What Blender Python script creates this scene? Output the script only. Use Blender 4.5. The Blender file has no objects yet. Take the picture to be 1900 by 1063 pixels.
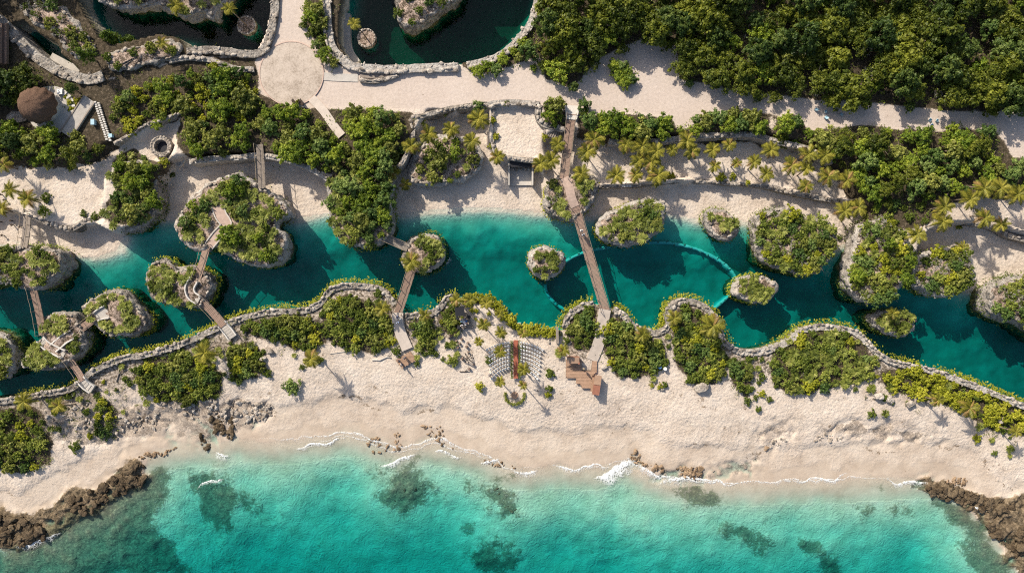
import bpy, bmesh, math, random
import numpy as np
from mathutils import Vector, Matrix, Euler

SCN = bpy.context.scene
COL = SCN.collection
R = math.radians

# ------------------------------------------------------------------ camera, sky, sun, exposure
H = 130.0                      # height of the drone above the lagoon
S = 0.1                        # metres per photograph pixel at water level
cam_d = bpy.data.cameras.new('camera'); cam = bpy.data.objects.new('camera', cam_d); COL.objects.link(cam)
cam.location = (0, 0, H); cam.rotation_euler = (0, 0, 0)
cam_d.sensor_width = 36.0; cam_d.lens = 36.0 * H / 190.0
cam_d.clip_start = 1.0; cam_d.clip_end = 4000.0
SCN.camera = cam

SUN_EL = R(38.0); SUN_AZ = (-0.62, 0.785)       # direction towards the sun on the ground plane
world = bpy.data.worlds.new('World'); SCN.world = world; world.use_nodes = True
wn = world.node_tree.nodes; wl = world.node_tree.links
bg = wn['Background']
sky = wn.new('ShaderNodeTexSky'); sky.sky_type = 'NISHITA'; sky.sun_disc = False
sky.sun_elevation = SUN_EL; sky.sun_rotation = math.atan2(SUN_AZ[0], SUN_AZ[1]); sky.air_density = 1.0; sky.dust_density = 2.5
wl.new(sky.outputs[0], bg.inputs[0]); bg.inputs[1].default_value = 0.115
sd = bpy.data.lights.new('sun', 'SUN'); sd.energy = 4.7; sd.angle = R(0.53); sd.color = (1.0, 0.92, 0.80)
sun = bpy.data.objects.new('sun', sd); COL.objects.link(sun)
sun_dir = Vector((SUN_AZ[0] * math.cos(SUN_EL), SUN_AZ[1] * math.cos(SUN_EL), math.sin(SUN_EL)))
sun.rotation_euler = sun_dir.to_track_quat('Z', 'Y').to_euler(); sun.location = (0, 0, 160)
SCN.view_settings.view_transform = 'Standard'; SCN.view_settings.look = 'None'
SCN.view_settings.exposure = 0.30; SCN.view_settings.gamma = 1.0; SCN.view_settings.use_curve_mapping = False
SCN.render.engine = 'CYCLES'
SCN.cycles.max_bounces = 6; SCN.cycles.diffuse_bounces = 2; SCN.cycles.glossy_bounces = 2
SCN.cycles.transmission_bounces = 2; SCN.cycles.transparent_max_bounces = 8; SCN.cycles.volume_bounces = 0
SCN.cycles.use_denoising = False; SCN.cycles.use_adaptive_sampling = True; SCN.cycles.adaptive_threshold = 0.02
try:
    SCN.cycles.denoiser = 'OPENIMAGEDENOISE'; SCN.cycles.denoising_input_passes = 'RGB_ALBEDO_NORMAL'; SCN.cycles.denoising_prefilter = 'ACCURATE'
except Exception: pass
SCN.cycles.filter_width = 1.1; SCN.cycles.sample_clamp_indirect = 2.0; SCN.cycles.caustics_reflective = False; SCN.cycles.caustics_refractive = False

# ------------------------------------------------------------------ helpers
rnd = random.Random(7)
def P(px, py, z=0.0):                            # a photograph pixel to the point at height z it shows
    f = (H - z) / H
    return ((px - 950.0) * S * f, (531.5 - py) * S * f, z)
def P2(px, py, z=0.0): return P(px, py, z)[:2]
def PP(pts, z=0.0): return [P2(p[0], p[1], z) for p in pts]

def _hash(xi, yi, zi, seed):
    n = (xi.astype(np.int64) * 374761393 + yi.astype(np.int64) * 668265263 + zi.astype(np.int64) * 1274126177 + seed * 974634777) & 0xFFFFFFFF
    n = ((n ^ (n >> 13)) * 1103515245) & 0xFFFFFFFF
    n = (n ^ (n >> 16)) & 0xFFFFFFFF
    n = (n * 2654435761) & 0xFFFFFFFF
    return ((n >> 8) & 0xFFFF) / 65535.0
def vnoise(x, y, z=None, seed=0):                # value noise 0..1
    x = np.asarray(x, float); y = np.asarray(y, float)
    if z is None: z = np.zeros_like(x)
    xi = np.floor(x); yi = np.floor(y); zi = np.floor(z)
    fx = x - xi; fy = y - yi; fz = z - zi
    fx = fx * fx * (3 - 2 * fx); fy = fy * fy * (3 - 2 * fy); fz = fz * fz * (3 - 2 * fz)
    def c(a, b, d): return _hash(xi + a, yi + b, zi + d, seed)
    x00 = c(0,0,0) * (1-fx) + c(1,0,0) * fx; x10 = c(0,1,0) * (1-fx) + c(1,1,0) * fx
    if not np.any(fz): return x00 * (1-fy) + x10 * fy
    x01 = c(0,0,1) * (1-fx) + c(1,0,1) * fx; x11 = c(0,1,1) * (1-fx) + c(1,1,1) * fx
    return (x00 * (1-fy) + x10 * fy) * (1-fz) + (x01 * (1-fy) + x11 * fy) * fz
def fbm(x, y, z=None, seed=0, o=4):
    t = 0.0; a = 0.5
    for k in range(o):
        f = 2.0 ** k
        t = t + a * vnoise(np.asarray(x) * f, np.asarray(y) * f, None if z is None else np.asarray(z) * f, seed + k); a *= 0.5
    return t
def smooth(e0, e1, v):
    t = np.clip((v - e0) / (e1 - e0), 0, 1); return t * t * (3 - 2 * t)

def mesh_np(name, verts, faces, mat=None, smooth_shade=True):
    """faces: (n,3) or (n,4) int array, or a list of index lists"""
    me = bpy.data.meshes.new(name)
    verts = np.asarray(verts, np.float32)
    if isinstance(faces, np.ndarray):
        n, k = faces.shape
        me.vertices.add(len(verts)); me.vertices.foreach_set('co', verts.ravel())
        me.loops.add(n * k); me.loops.foreach_set('vertex_index', faces.astype(np.int32).ravel())
        me.polygons.add(n); me.polygons.foreach_set('loop_start', np.arange(0, n * k, k, dtype=np.int32))
        try: me.polygons.foreach_set('loop_total', np.full(n, k, np.int32))
        except Exception: pass
        me.update(calc_edges=True)
    else:
        me.from_pydata([tuple(map(float, v)) for v in verts], [], [list(map(int, f)) for f in faces]); me.update()
    if smooth_shade: me.polygons.foreach_set('use_smooth', np.ones(len(me.polygons), bool))
    if mat: me.materials.append(mat)
    return me
def obj(name, me, parent=None, loc=(0, 0, 0), rot=(0, 0, 0), scale=(1, 1, 1)):
    o = bpy.data.objects.new(name, me); COL.objects.link(o)
    o.location = loc; o.rotation_euler = rot; o.scale = scale
    if parent is not None: o.parent = parent
    return o
def tag(o, label, cat, group=None):
    o['label'] = label; o['category'] = cat
    if group: o['group'] = group
    return o
def thing(name, label, cat, loc=(0, 0, 0), rotz=0.0, group=None):
    o = obj(name, None, None, loc, (0, 0, rotz)); o.empty_display_size = 0.3
    return tag(o, label, cat, group)
def struct(name, me, loc=(0, 0, 0)):
    o = obj(name, me, None, loc); o['kind'] = 'structure'; return o

class MB:                                        # collects shapes into one mesh
    def __init__(s): s.v = []; s.f = []
    def add(s, vs, fs):
        b = len(s.v); s.v += [tuple(p) for p in vs]; s.f += [[i + b for i in f] for f in fs]; return s
    def box(s, c, d, rz=0.0, tilt=None):
        cx, cy, cz = c; hx, hy, hz = d[0] / 2, d[1] / 2, d[2] / 2
        m = Euler((tilt[0] if tilt else 0, tilt[1] if tilt else 0, rz)).to_matrix()
        vs = [m @ Vector((x, y, z)) + Vector(c) for z in (-hz, hz) for y in (-hy, hy) for x in (-hx, hx)]
        return s.add(vs, [(0,2,3,1),(4,5,7,6),(0,1,5,4),(2,6,7,3),(0,4,6,2),(1,3,7,5)])
    def bar(s, a, b, w, h=None):                 # a beam from a to b
        a = Vector(a); b = Vector(b); h = h or w; d = (b - a); L = d.length
        if L < 1e-6: return s
        q = d.to_track_quat('X', 'Z').to_matrix()
        vs = [q @ Vector((x, y, z)) + a for z in (-h/2, h/2) for y in (-w/2, w/2) for x in (0, L)]
        return s.add(vs, [(0,2,3,1),(4,5,7,6),(0,1,5,4),(2,6,7,3),(0,4,6,2),(1,3,7,5)])
    def tube(s, pts, rads, n=6, cap=True):
        rings = []
        for i, p in enumerate(pts):
            p = Vector(p); a = Vector(pts[max(i-1, 0)]); b = Vector(pts[min(i+1, len(pts)-1)])
            q = (b - a).to_track_quat('Z', 'Y').to_matrix(); r = rads[i] if hasattr(rads, '__len__') else rads
            rings.append([q @ Vector((r * math.cos(2*math.pi*k/n), r * math.sin(2*math.pi*k/n), 0)) + p for k in range(n)])
        vs = [v for r in rings for v in r]; fs = []
        for i in range(len(rings) - 1):
            for k in range(n): fs.append((i*n+k, i*n+(k+1) % n, (i+1)*n+(k+1) % n, (i+1)*n+k))
        if cap: fs.append(list(range(n))[::-1]); fs.append([(len(rings)-1)*n+k for k in range(n)])
        return s.add(vs, fs)
    def lathe(s, prof, n=24, c=(0, 0)):          # prof: list of (radius, z)
        vs = [(c[0] + r * math.cos(2*math.pi*k/n), c[1] + r * math.sin(2*math.pi*k/n), z) for r, z in prof for k in range(n)]
        fs = [(i*n+k, i*n+(k+1) % n, (i+1)*n+(k+1) % n, (i+1)*n+k) for i in range(len(prof)-1) for k in range(n)]
        return s.add(vs, fs)
    def prism(s, poly, z0, z1):
        n = len(poly); a = sum(poly[i][0]*poly[(i+1) % n][1] - poly[(i+1) % n][0]*poly[i][1] for i in range(n))
        if a < 0: poly = poly[::-1]
        vs = [(x, y, z0) for x, y in poly] + [(x, y, z1) for x, y in poly]
        return s.add(vs, [list(range(n))[::-1], list(range(n, 2*n))] + [(i, (i+1) % n, n+(i+1) % n, n+i) for i in range(n)])
    def mesh(s, name, mat, sm=False): return mesh_np(name, s.v, s.f, mat, sm)
    def build(s, name, mat, parent=None, sm=False, **k): return obj(name, s.mesh(name, mat, sm), parent, **k)

# ------------------------------------------------------------------ material helpers
class NT:
    def __init__(s, name, rough=0.8, spec=0.3):
        s.m = bpy.data.materials.new(name); s.m.use_nodes = True; s.t = s.m.node_tree; s.n = s.t.nodes; s.l = s.t.links
        s.b = s.n['Principled BSDF']; s.b.inputs['Roughness'].default_value = rough; s.b.inputs['Specular IOR Level'].default_value = spec
        s.out = s.n['Material Output']
    def node(s, t, **k):
        n = s.n.new(t)
        for a, v in k.items(): setattr(n, a, v)
        return n
    def pos(s): return s.node('ShaderNodeNewGeometry').outputs['Position']
    def objc(s): return s.node('ShaderNodeTexCoord').outputs['Object']
    def noise(s, vec, scale, detail=4.0, rough=0.55, dist=0.0, out=0):
        n = s.node('ShaderNodeTexNoise'); n.inputs['Scale'].default_value = scale; n.inputs['Detail'].default_value = detail
        n.inputs['Roughness'].default_value = rough; n.inputs['Distortion'].default_value = dist
        s.l.new(vec, n.inputs['Vector']); return n.outputs[out]
    def voro(s, vec, scale, feat='F1', out='Distance', rnd_=1.0):
        n = s.node('ShaderNodeTexVoronoi', feature=feat); n.inputs['Scale'].default_value = scale; n.inputs['Randomness'].default_value = rnd_
        s.l.new(vec, n.inputs['Vector']); return n.outputs[out]
    def ramp(s, fac, stops):
        n = s.node('ShaderNodeValToRGB'); s.l.new(fac, n.inputs[0]); e = n.color_ramp.elements
        while len(e) < len(stops): e.new(0.5)
        for i, (p, c) in enumerate(stops):
            e[i].position = p; e[i].color = (c[0], c[1], c[2], 1) if hasattr(c, '__len__') else (c, c, c, 1)
        return n.outputs[0]
    def mix(s, fac, a, b, mode='MIX'):
        n = s.node('ShaderNodeMix', data_type='RGBA', blend_type=mode)
        for i, v in ((0, fac), (6, a), (7, b)):
            if hasattr(v, 'is_linked') or isinstance(v, bpy.types.NodeSocket): s.l.new(v, n.inputs[i])
            elif hasattr(v, '__len__'): n.inputs[i].default_value = (v[0], v[1], v[2], 1)
            else: n.inputs[i].default_value = v
        return n.outputs[2]
    def math(s, op, a, b=0.0, clamp=False):
        n = s.node('ShaderNodeMath', operation=op, use_clamp=clamp)
        for i, v in ((0, a), (1, b)):
            if isinstance(v, bpy.types.NodeSocket): s.l.new(v, n.inputs[i])
            else: n.inputs[i].default_value = v
        return n.outputs[0]
    def attr(s, name): return s.node('ShaderNodeAttribute', attribute_name=name).outputs['Fac']
    def bump(s, h, strength=0.5, dist=0.1, prev=None):
        n = s.node('ShaderNodeBump'); n.inputs['Strength'].default_value = strength; n.inputs['Distance'].default_value = dist
        s.l.new(h, n.inputs['Height'])
        if prev is not None: s.l.new(prev, n.inputs['Normal'])
        return n.outputs[0]
    def base(s, c):
        if isinstance(c, bpy.types.NodeSocket): s.l.new(c, s.b.inputs['Base Color'])
        else: s.b.inputs['Base Color'].default_value = (c[0], c[1], c[2], 1)
    def normal(s, n): s.l.new(n, s.b.inputs['Normal'])

def simple_mat(name, c, var=0.25, scale=6.0, rough=0.75, spec=0.3, bump=0.3, bdist=0.02):
    t = NT(name, rough, spec); v = t.objc(); n = t.noise(v, scale, 5)
    oi = t.node('ShaderNodeObjectInfo').outputs['Random']
    f = t.math('ADD', t.math('MULTIPLY', n, 0.7), t.math('MULTIPLY', oi, 0.3))
    d = [x * (1 - var) for x in c]; b = [min(1, x * (1 + var)) for x in c]
    t.base(t.ramp(f, [(0.25, d), (0.75, b)])); t.normal(t.bump(n, bump, bdist)); return t.m

def leaf_mat(name, dark, mid, light, trans=0.3, rough=0.5):
    t = NT(name, rough, 0.22)
    isl = t.node('ShaderNodeNewGeometry').outputs['Random Per Island']
    oi = t.node('ShaderNodeObjectInfo').outputs['Random']
    big = t.noise(t.pos(), 0.35, 1)
    f = t.math('ADD', t.math('ADD', t.math('ADD', t.math('MULTIPLY', isl, 0.35), t.math('MULTIPLY', oi, 0.35)), t.math('MULTIPLY', big, 0.2)), t.math('MULTIPLY', t.attr('tone'), 0.38))
    c = t.ramp(f, [(0.15, dark), (0.55, mid), (1.0, light)])
    t.base(c)
    tr = t.node('ShaderNodeBsdfTranslucent'); t.l.new(t.mix(1.0, c, (1.0, 1.0, 0.55), 'MULTIPLY'), tr.inputs[0])
    mx = t.node('ShaderNodeMixShader'); mx.inputs[0].default_value = trans
    t.l.new(t.b.outputs[0], mx.inputs[1]); t.l.new(tr.outputs[0], mx.inputs[2]); t.l.new(mx.outputs[0], t.out.inputs[0])
    return t.m
# ------------------------------------------------------------------ the lie of the land (photograph pixels)
NORTH_SHORE = [(-120,455),(0,452),(60,462),(140,474),(180,476),(215,464),(232,436),(265,422),(300,406),(345,410),(400,402),(470,398),(545,405),(612,394),
    (660,380),(728,398),(790,390),(840,386),(900,384),(960,388),(1010,396),(1060,402),(1100,400),(1160,396),(1240,396),(1312,410),(1345,408),(1380,410),(1405,416),(1470,420),
    (1545,462),(1572,450),(1620,470),(1688,496),(1750,520),(1808,538),(1830,528),(1900,520),(2080,540)]
SOUTH_SHORE = [(2080,815),(1960,770),(1900,747),(1850,726),(1800,707),(1730,682),(1660,666),(1628,648),(1610,628),(1590,612),(1560,603),(1520,601),(1485,608),(1460,628),(1425,643),(1390,648),(1362,642),
    (1346,626),(1338,600),(1322,574),(1295,556),(1262,552),(1240,565),(1232,588),(1234,604),(1214,612),(1182,601),(1160,580),(1142,568),(1100,556),(1070,566),(1046,590),(1043,608),
    (1015,604),(985,602),(960,594),(945,572),(925,556),(895,546),(866,548),(845,543),(826,548),(808,570),(788,576),(752,580),(738,562),(718,537),(690,526),(640,524),(610,534),(590,558),
    (562,570),(500,573),(440,586),(402,602),(352,625),(312,640),(270,652),(222,660),(172,682),(156,694),(128,716),(80,724),(40,732),(0,738),(-120,746)]
SEA_SHORE = [(-260,990),(-100,985),(0,985),(30,1004),(80,984),(130,952),(180,936),(215,906),(258,884),(264,858),(300,846),(360,836),(405,842),(440,828),(500,834),(560,832),(610,822),
    (660,818),(700,832),(742,846),(800,834),(850,844),(890,856),(940,878),(985,884),(1040,876),(1100,882),(1160,868),(1200,894),(1250,904),(1320,908),(1400,912),(1480,908),
    (1580,904),(1660,900),(1710,896),(1765,906),(1795,934),(1832,962),(1856,1002),(1884,1032),(1920,1062),(2100,1120),(2300,1160)]
POND_WEST = [(150,-60),(520,-60),(510,0),(497,70),(480,96),(440,94),(400,88),(352,88),(335,70),(300,64),(250,76),(215,84),(190,70),(180,50),(165,30),(150,0)]
POND_EAST = [(650,-60),(1010,-60),(1000,0),(982,42),(958,72),(925,102),(890,112),(860,118),(760,122),(690,122),(655,115),(636,90),(632,50),(640,0)]
POND_WELL = [(30,50),(50,45),(80,70),(110,85),(118,105),(135,120),(150,135),(120,134),(90,118),(60,95),(38,72)]
# sand and path zones: polygon, height, softness in metres, beach?
ZONES = [
 # raised bank with the beaches set into it
 ([(-140,335),(0,318),(50,300),(110,310),(160,296),(205,272),(240,262),(262,262),(285,240),(330,215),(345,235),(315,300),(235,310),(200,330),(192,380),(215,392),(190,410),(130,422),(60,400),(-140,380)], 3.0, 0.8, 0),
 ([(-140,478),(-140,395),(40,398),(62,404),(130,428),(190,420),(232,440),(224,466),(170,482),(60,466)], 0.9, 0.5, 1),
 ([(296,410),(298,350),(330,302),(400,294),(470,290),(540,300),(590,318),(612,340),(614,398),(545,410)], 0.9, 0.4, 1),
 ([(728,402),(726,352),(735,300),(770,262),(800,215),(870,200),(905,210),(905,270),(935,298),(945,299),(988,301),(1012,340),(1016,400),(960,394),(900,390),(790,396)], 0.95, 0.5, 1),
 ([(912,200),(1000,192),(1004,215),(1010,240),(1008,290),(985,298),(940,296),(916,280)], 3.6, 0.3, 0),
 ([(1012,262),(1046,240),(1068,250),(1150,268),(1215,262),(1300,256),(1400,252),(1470,270),(1540,298),(1575,330),(1590,365),(1560,372),(1490,360),(1420,344),(1330,338),(1250,336),(1180,342),(1110,345),(1050,340),(1012,345)], 1.7, 0.5, 0),
 ([(1008,398),(1008,352),(1060,348),(1110,348),(1180,346),(1250,340),(1330,342),(1420,348),(1490,364),(1560,376),(1600,392),(1600,440),(1575,456),(1545,466),(1470,430),(1405,420),(1345,412),(1312,414),(1240,400),(1160,402),(1060,408)], 0.85, 0.4, 1),
 ([(1676,500),(1690,450),(1705,432),(1740,420),(1800,418),(1860,428),(1900,440),(2080,470),(2080,545),(1900,525),(1830,534),(1808,544),(1750,526)], 0.9, 0.5, 1),
 ([(1790,372),(1850,352),(2080,330),(2080,440),(1900,432),(1862,420),(1800,410)], 2.2, 0.5, 0),
]
# vegetated ground: name -> (polygon, height of the foliage seen, soil strength)
VEG = {
 'forest': ([(990,-60),(2050,-60),(2050,207),(1840,207),(1760,206),(1700,200),(1620,190),(1530,192),(1470,181),(1400,176),(1330,160),(1272,152),(1250,140),(1246,104),(1232,80),(1195,78),(1150,90),(1115,105),(1100,140),(1068,160),(1020,155),(1002,130),(1008,90),(990,40)], 9.0),
 'path_hedge': ([(1085,200),(1110,207),(1160,207),(1240,216),(1262,236),(1290,214),(1340,204),(1385,202),(1422,216),(1430,244),(1395,250),(1300,248),(1262,252),(1215,262),(1165,264),(1115,250),(1085,240)], 7.0),
 'east_grove': ([(1430,238),(1450,216),(1480,206),(1500,236),(1530,244),(1600,226),(1640,236),(1700,236),(1742,242),(1782,226),(1802,252),(1832,232),(1856,244),(1850,284),(1900,296),(2000,300),(2000,360),(1850,345),(1800,356),(1752,372),(1700,368),(1640,385),(1590,350),(1560,300),(1500,272),(1440,262)], 7.5),
 'east_clump': ([(1606,392),(1640,372),(1715,374),(1742,400),(1705,418),(1655,412)], 6.0),
 'west_slope': ([(200,182),(260,152),(330,132),(395,112),(440,124),(470,150),(480,190),(470,232),(400,235),(345,215),(300,222),(250,248),(222,258),(206,230)], 6.0),
 'west_grove': ([(345,215),(400,235),(470,232),(490,192),(555,196),(600,232),(632,252),(650,290),(618,318),(560,304),(520,285),(480,262),(440,285),(385,292),(345,278),(322,252)], 7.5),
 'headland': ([(615,204),(700,196),(742,214),(768,258),(748,292),(722,318),(724,372),(722,430),(690,448),(650,446),(622,424),(618,340),(640,300),(620,250),(596,222)], 7.5),
 'hut_grove': ([(-60,225),(0,218),(40,238),(100,232),(150,252),(186,272),(160,292),(110,308),(60,304),(20,290),(-60,290)], 7.0),
 'hut_shade': ([(-60,118),(0,118),(55,122),(100,142),(140,152),(120,168),(95,166),(40,172),(0,192),(-60,196)], 7.0),
 'hut_garden': ([(112,178),(155,172),(160,180),(142,204),(126,204),(118,188)], 5.5),
 'rock_arm': ([(206,300),(238,272),(268,296),(310,298),(300,318),(282,332),(288,376),(252,414),(206,408),(190,396),(216,356)], 6.0),
 'pond_east_bank': ([(862,122),(920,108),(960,76),(1000,46),(1012,120),(960,126),(905,136),(872,132)], 7.0),
 'pond_strip': ([(566,0),(606,0),(600,60),(608,100),(640,128),(612,130),(586,96),(560,50)], 6.5),
 'path_island': ([(1130,112),(1160,112),(1186,140),(1166,162),(1146,146)], 6.5),
 'pad_east': ([(1008,182),(1046,178),(1046,230),(1012,228)], 6.5),
 'planter': ([(772,300),(782,278),(808,258),(848,256),(880,272),(888,298),(872,318),(842,332),(800,338),(772,328)], 5.0),
 'dune_round': ([(596,566),(640,548),(690,562),(728,600),(722,640),(690,654),(622,648),(598,612)], 3.4),
 'dune_hedge': ([(446,602),(500,590),(588,596),(602,640),(560,648),(500,630),(452,622)], 3.4),
 'dune_small': ([(422,652),(450,637),(490,652),(488,690),(432,714),(422,690)], 3.4),
 'dune_west': ([(236,690),(265,666),(330,656),(380,672),(404,696),(400,738),(340,753),(282,744),(248,720)], 3.2),
 'dune_corner': ([(-60,762),(0,762),(40,752),(74,776),(84,830),(80,868),(30,874),(-60,880)], 3.0),
 'dune_pair': ([(168,752),(194,744),(214,780),(200,822),(182,812)], 2.8),
 'bridge_bush': ([(768,592),(798,592),(808,620),(800,660),(778,652)], 3.4),
 'stage_bush': ([(818,572),(848,562),(852,600),(836,622),(818,610)], 3.6),
 'knoll': ([(1052,592),(1080,568),(1110,572),(1110,620),(1094,652),(1066,644),(1054,620)], 3.6),
 'long_dune': ([(1122,594),(1150,592),(1200,628),(1240,642),(1236,680),(1190,702),(1152,698),(1122,660)], 3.4),
 'bay_head': ([(1250,592),(1275,566),(1318,590),(1338,640),(1348,690),(1330,716),(1282,712),(1252,660)], 3.4),
 'bay_tail': ([(1342,662),(1380,667),(1398,682),(1392,742),(1370,718)], 3.2),
 'east_dune': ([(1442,642),(1500,616),(1560,613),(1608,640),(1630,672),(1618,708),(1560,718),(1500,732),(1442,722),(1432,682)], 3.4),
 'east_hedge': ([(1640,694),(1700,684),(1800,718),(1900,758),(2000,790),(2000,840),(1900,802),(1860,798),(1800,768),(1740,744),(1660,728)], 3.4),
 'bank_hedge': ([(862,550),(900,550),(935,566),(962,592),(950,604),(930,582),(890,562)], 3.2),
 'bank_hedge_low': ([(968,598),(1010,604),(1038,606),(1030,622),(990,614),(966,610)], 3.2),
}
ROCKY = [[(-140,940),(0,950),(60,962),(100,942),(130,915),(190,905),(225,868),(262,852),(268,890),(220,916),(180,945),(130,965),(80,1000),(30,1020),(-140,1010)],
         [(1700,900),(1770,900),(1830,920),(1900,930),(2100,960),(2100,1130),(1910,1070),(1870,1030),(1830,975),(1780,925)]]
DUNE_ROCK = [[(80,740),(150,720),(230,760),(300,745),(420,740),(490,745),(520,770),(440,800),(380,830),(300,800),(230,830),(140,830),(90,800)],
             [(1160,850),(1230,870),(1320,885),(1400,850),(1440,830),(1430,850),(1340,895),(1240,895),(1170,868)],
             [(1400,790),(1500,790),(1620,785),(1740,800),(1740,825),(1600,805),(1480,812),(1400,812)]]
REEF = [[(160,930),(300,870),(330,900),(300,980),(340,1063),(-60,1120),(0,1010),(80,1000)],
        [(360,900),(430,890),(460,930),(420,970),(370,950)], [(700,870),(760,855),(790,900),(785,940),(740,945),(700,910)],
        [(880,900),(950,890),(965,960),(930,960),(890,930)], [(880,990),(930,985),(950,1063),(890,1080),(870,1030)],
        [(1240,905),(1340,910),(1330,935),(1270,930)], [(1780,920),(1830,970),(1870,1063),(1830,1090),(1780,990),(1730,930)], [(1350,985),(1420,985),(1440,1010),(1380,1005)],
        [(1580,935),(1680,930),(1690,945),(1600,955)], [(1500,1010),(1530,1030),(1560,1063),(1530,1063)]]

DX = 0.34
GX = np.arange(-108, 108.01, DX); GY = np.arange(-64, 64.01, DX)
MX, MY = np.meshgrid(GX, GY)
def sdf(poly, closed=True):                      # signed distance (negative inside) on the raster
    d2 = np.full(MX.shape, 1e9); ins = np.zeros(MX.shape, bool); n = len(poly)
    for i in range(n if closed else n - 1):
        ax, ay = poly[i]; bx, by = poly[(i + 1) % n]; ex, ey = bx - ax, by - ay
        L = ex * ex + ey * ey + 1e-9
        t = np.clip(((MX - ax) * ex + (MY - ay) * ey) / L, 0, 1)
        d2 = np.minimum(d2, (MX - ax - t * ex) ** 2 + (MY - ay - t * ey) ** 2)
        if closed and ay != by:
            c = ((ay > MY) != (by > MY)) & (MX < (bx - ax) * (MY - ay) / (by - ay) + ax); ins ^= c
    d = np.sqrt(d2)
    return np.where(ins, -d, d) if closed else d

LAGOON = PP(NORTH_SHORE, 0) + PP(SOUTH_SHORE, 2.3)
sL = sdf(LAGOON)
shore = PP(SEA_SHORE, 0)
sS = sdf([(shore[0][0] - 60, -200), (shore[0][0] - 60, shore[0][1])] + shore + [(shore[-1][0] + 60, shore[-1][1]), (shore[-1][0] + 60, -200)])
wob = fbm(MX * 0.35, MY * 0.35, None, 3) - 0.5
n1 = fbm(MX * 0.12, MY * 0.12, None, 11); n2 = fbm(MX * 0.8, MY * 0.8, None, 17, 3); n3 = fbm(MX * 0.3, MY * 0.3, None, 23)
HT = np.full(MX.shape, 4.5)
beachw = np.zeros(MX.shape); sBeach = np.full(MX.shape, 1e3)
for poly, z, soft, bch in ZONES:
    d = sdf(PP(poly, z)) + wob * 0.8
    w = smooth(soft, -soft, d); HT = HT * (1 - w) + z * w
    if bch: beachw = np.maximum(beachw, w); sBeach = np.minimum(sBeach, np.maximum(d, 0))
    else: beachw = beachw * (1 - w)
# south bank between lagoon and sea
south = (sdf([(-200, -200), (-200, LAGOON[-1][1])] + PP(SOUTH_SHORE, 2.3)[::-1] + [(200, LAGOON[len(NORTH_SHORE)][1]), (200, -200)]) < 0)
sw = sS + wob * 1.6; sd_ = np.maximum(sw - 1.7, 0)
zs = np.interp(sd_, [0, 3, 6.0, 7.0, 12, 22], [0.0, 0.18, 0.42, 0.75, 1.5, 2.3])
HT = np.where(south & (sL > -0.1), zs, HT)
HT = np.where(beachw > 0.05, np.minimum(HT, np.maximum(0.02, 0.02 + 0.085 * np.maximum(sL, 0)) * beachw + HT * (1 - beachw)), HT)
HT = HT + np.where(sL > 0.6, (n1 - 0.5) * 0.25 + (n2 - 0.5) * 0.06, 0)
# lagoon bed
bd = np.maximum(sBeach, 0)
dep = np.minimum(3.1, 0.05 + 0.34 * bd) + (n3 - 0.5) * 1.0 * smooth(1, 5, bd)
dep = np.maximum(dep, np.minimum(0.2, 0.06 * bd) + 0.02)
dSo = sdf(PP(SOUTH_SHORE, 2.3), False); dNo = sdf(PP(NORTH_SHORE, 0), False)
HT = np.where(sL < np.where((dSo < dNo) & (dSo < 3), 0.55, 0.0), -dep, HT)
# sea bed
sea_d = np.maximum(1.7 - sw, 0)
sdep = np.interp(sea_d, [0, 1.7, 2.9, 4.7, 7.7, 13.7, 23.7, 46], [0.015, 0.12, 0.26, 0.55, 1.05, 2.0, 4.2, 7.2]) + (n1 - 0.5) * 1.4 * smooth(4, 11, sea_d)
reef = np.zeros(MX.shape)
for poly in REEF: reef = np.maximum(reef, smooth(4.0, -3.5, sdf(PP(poly, -1)) + wob * 9))
patch = smooth(0.56, 0.66, fbm(MX * 0.16 + 9, MY * 0.16, None, 41)) * smooth(2.5, 6, sea_d) * 0.4
reef = np.maximum(reef, patch * smooth(90, 30, np.abs(MX + 20)))
bump = fbm(MX * 0.9, MY * 0.9, None, 31, 3)
sdep = sdep - reef * (0.15 + 0.9 * np.maximum(bump - 0.35, 0)) * np.minimum(1, sdep)
HT = np.where((sw < 1.7) & south, -np.maximum(sdep, 0.015), HT)
# ponds
for pond, dmax in ((POND_WEST, 5.5), (POND_EAST, 4.0), (POND_WELL, 6.0)):
    d = sdf(PP(pond, 3.5)); HT = np.where(d < 0.2, -np.minimum(dmax, 0.8 + 1.2 * np.maximum(-d, 0)), HT)
# rocky shore and broken rock on the dune
rock = np.zeros(MX.shape)
for poly in ROCKY: rock = np.maximum(rock, smooth(1.5, -1.0, sdf(PP(poly, 0.5)) + wob * 4))
drock = np.zeros(MX.shape)
for poly in DUNE_ROCK: drock = np.maximum(drock, smooth(2.0, -1.5, sdf(PP(poly, 1.0)) + wob * 5))
rb = np.abs(fbm(MX * 0.55, MY * 0.55, None, 51, 4) - 0.5) * 2
HT = HT + rock * (0.75 - 2.0 * rb) * smooth(1.0, -0.5, np.abs(HT) - 0.9)
crack = smooth(0.10, 0.02, np.abs(fbm(MX * 0.3, MY * 0.3, None, 55, 4) - 0.5))
HT = HT - drock * crack * 0.35 + drock * (fbm(MX * 1.1, MY * 1.1, None, 57, 3) - 0.5) * 0.35
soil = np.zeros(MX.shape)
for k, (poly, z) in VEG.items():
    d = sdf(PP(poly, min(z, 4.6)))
    soil = np.maximum(soil, smooth(0.9, -0.5, d + wob * 2.2) * (0.75 if z < 4 else 1.0))
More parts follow.
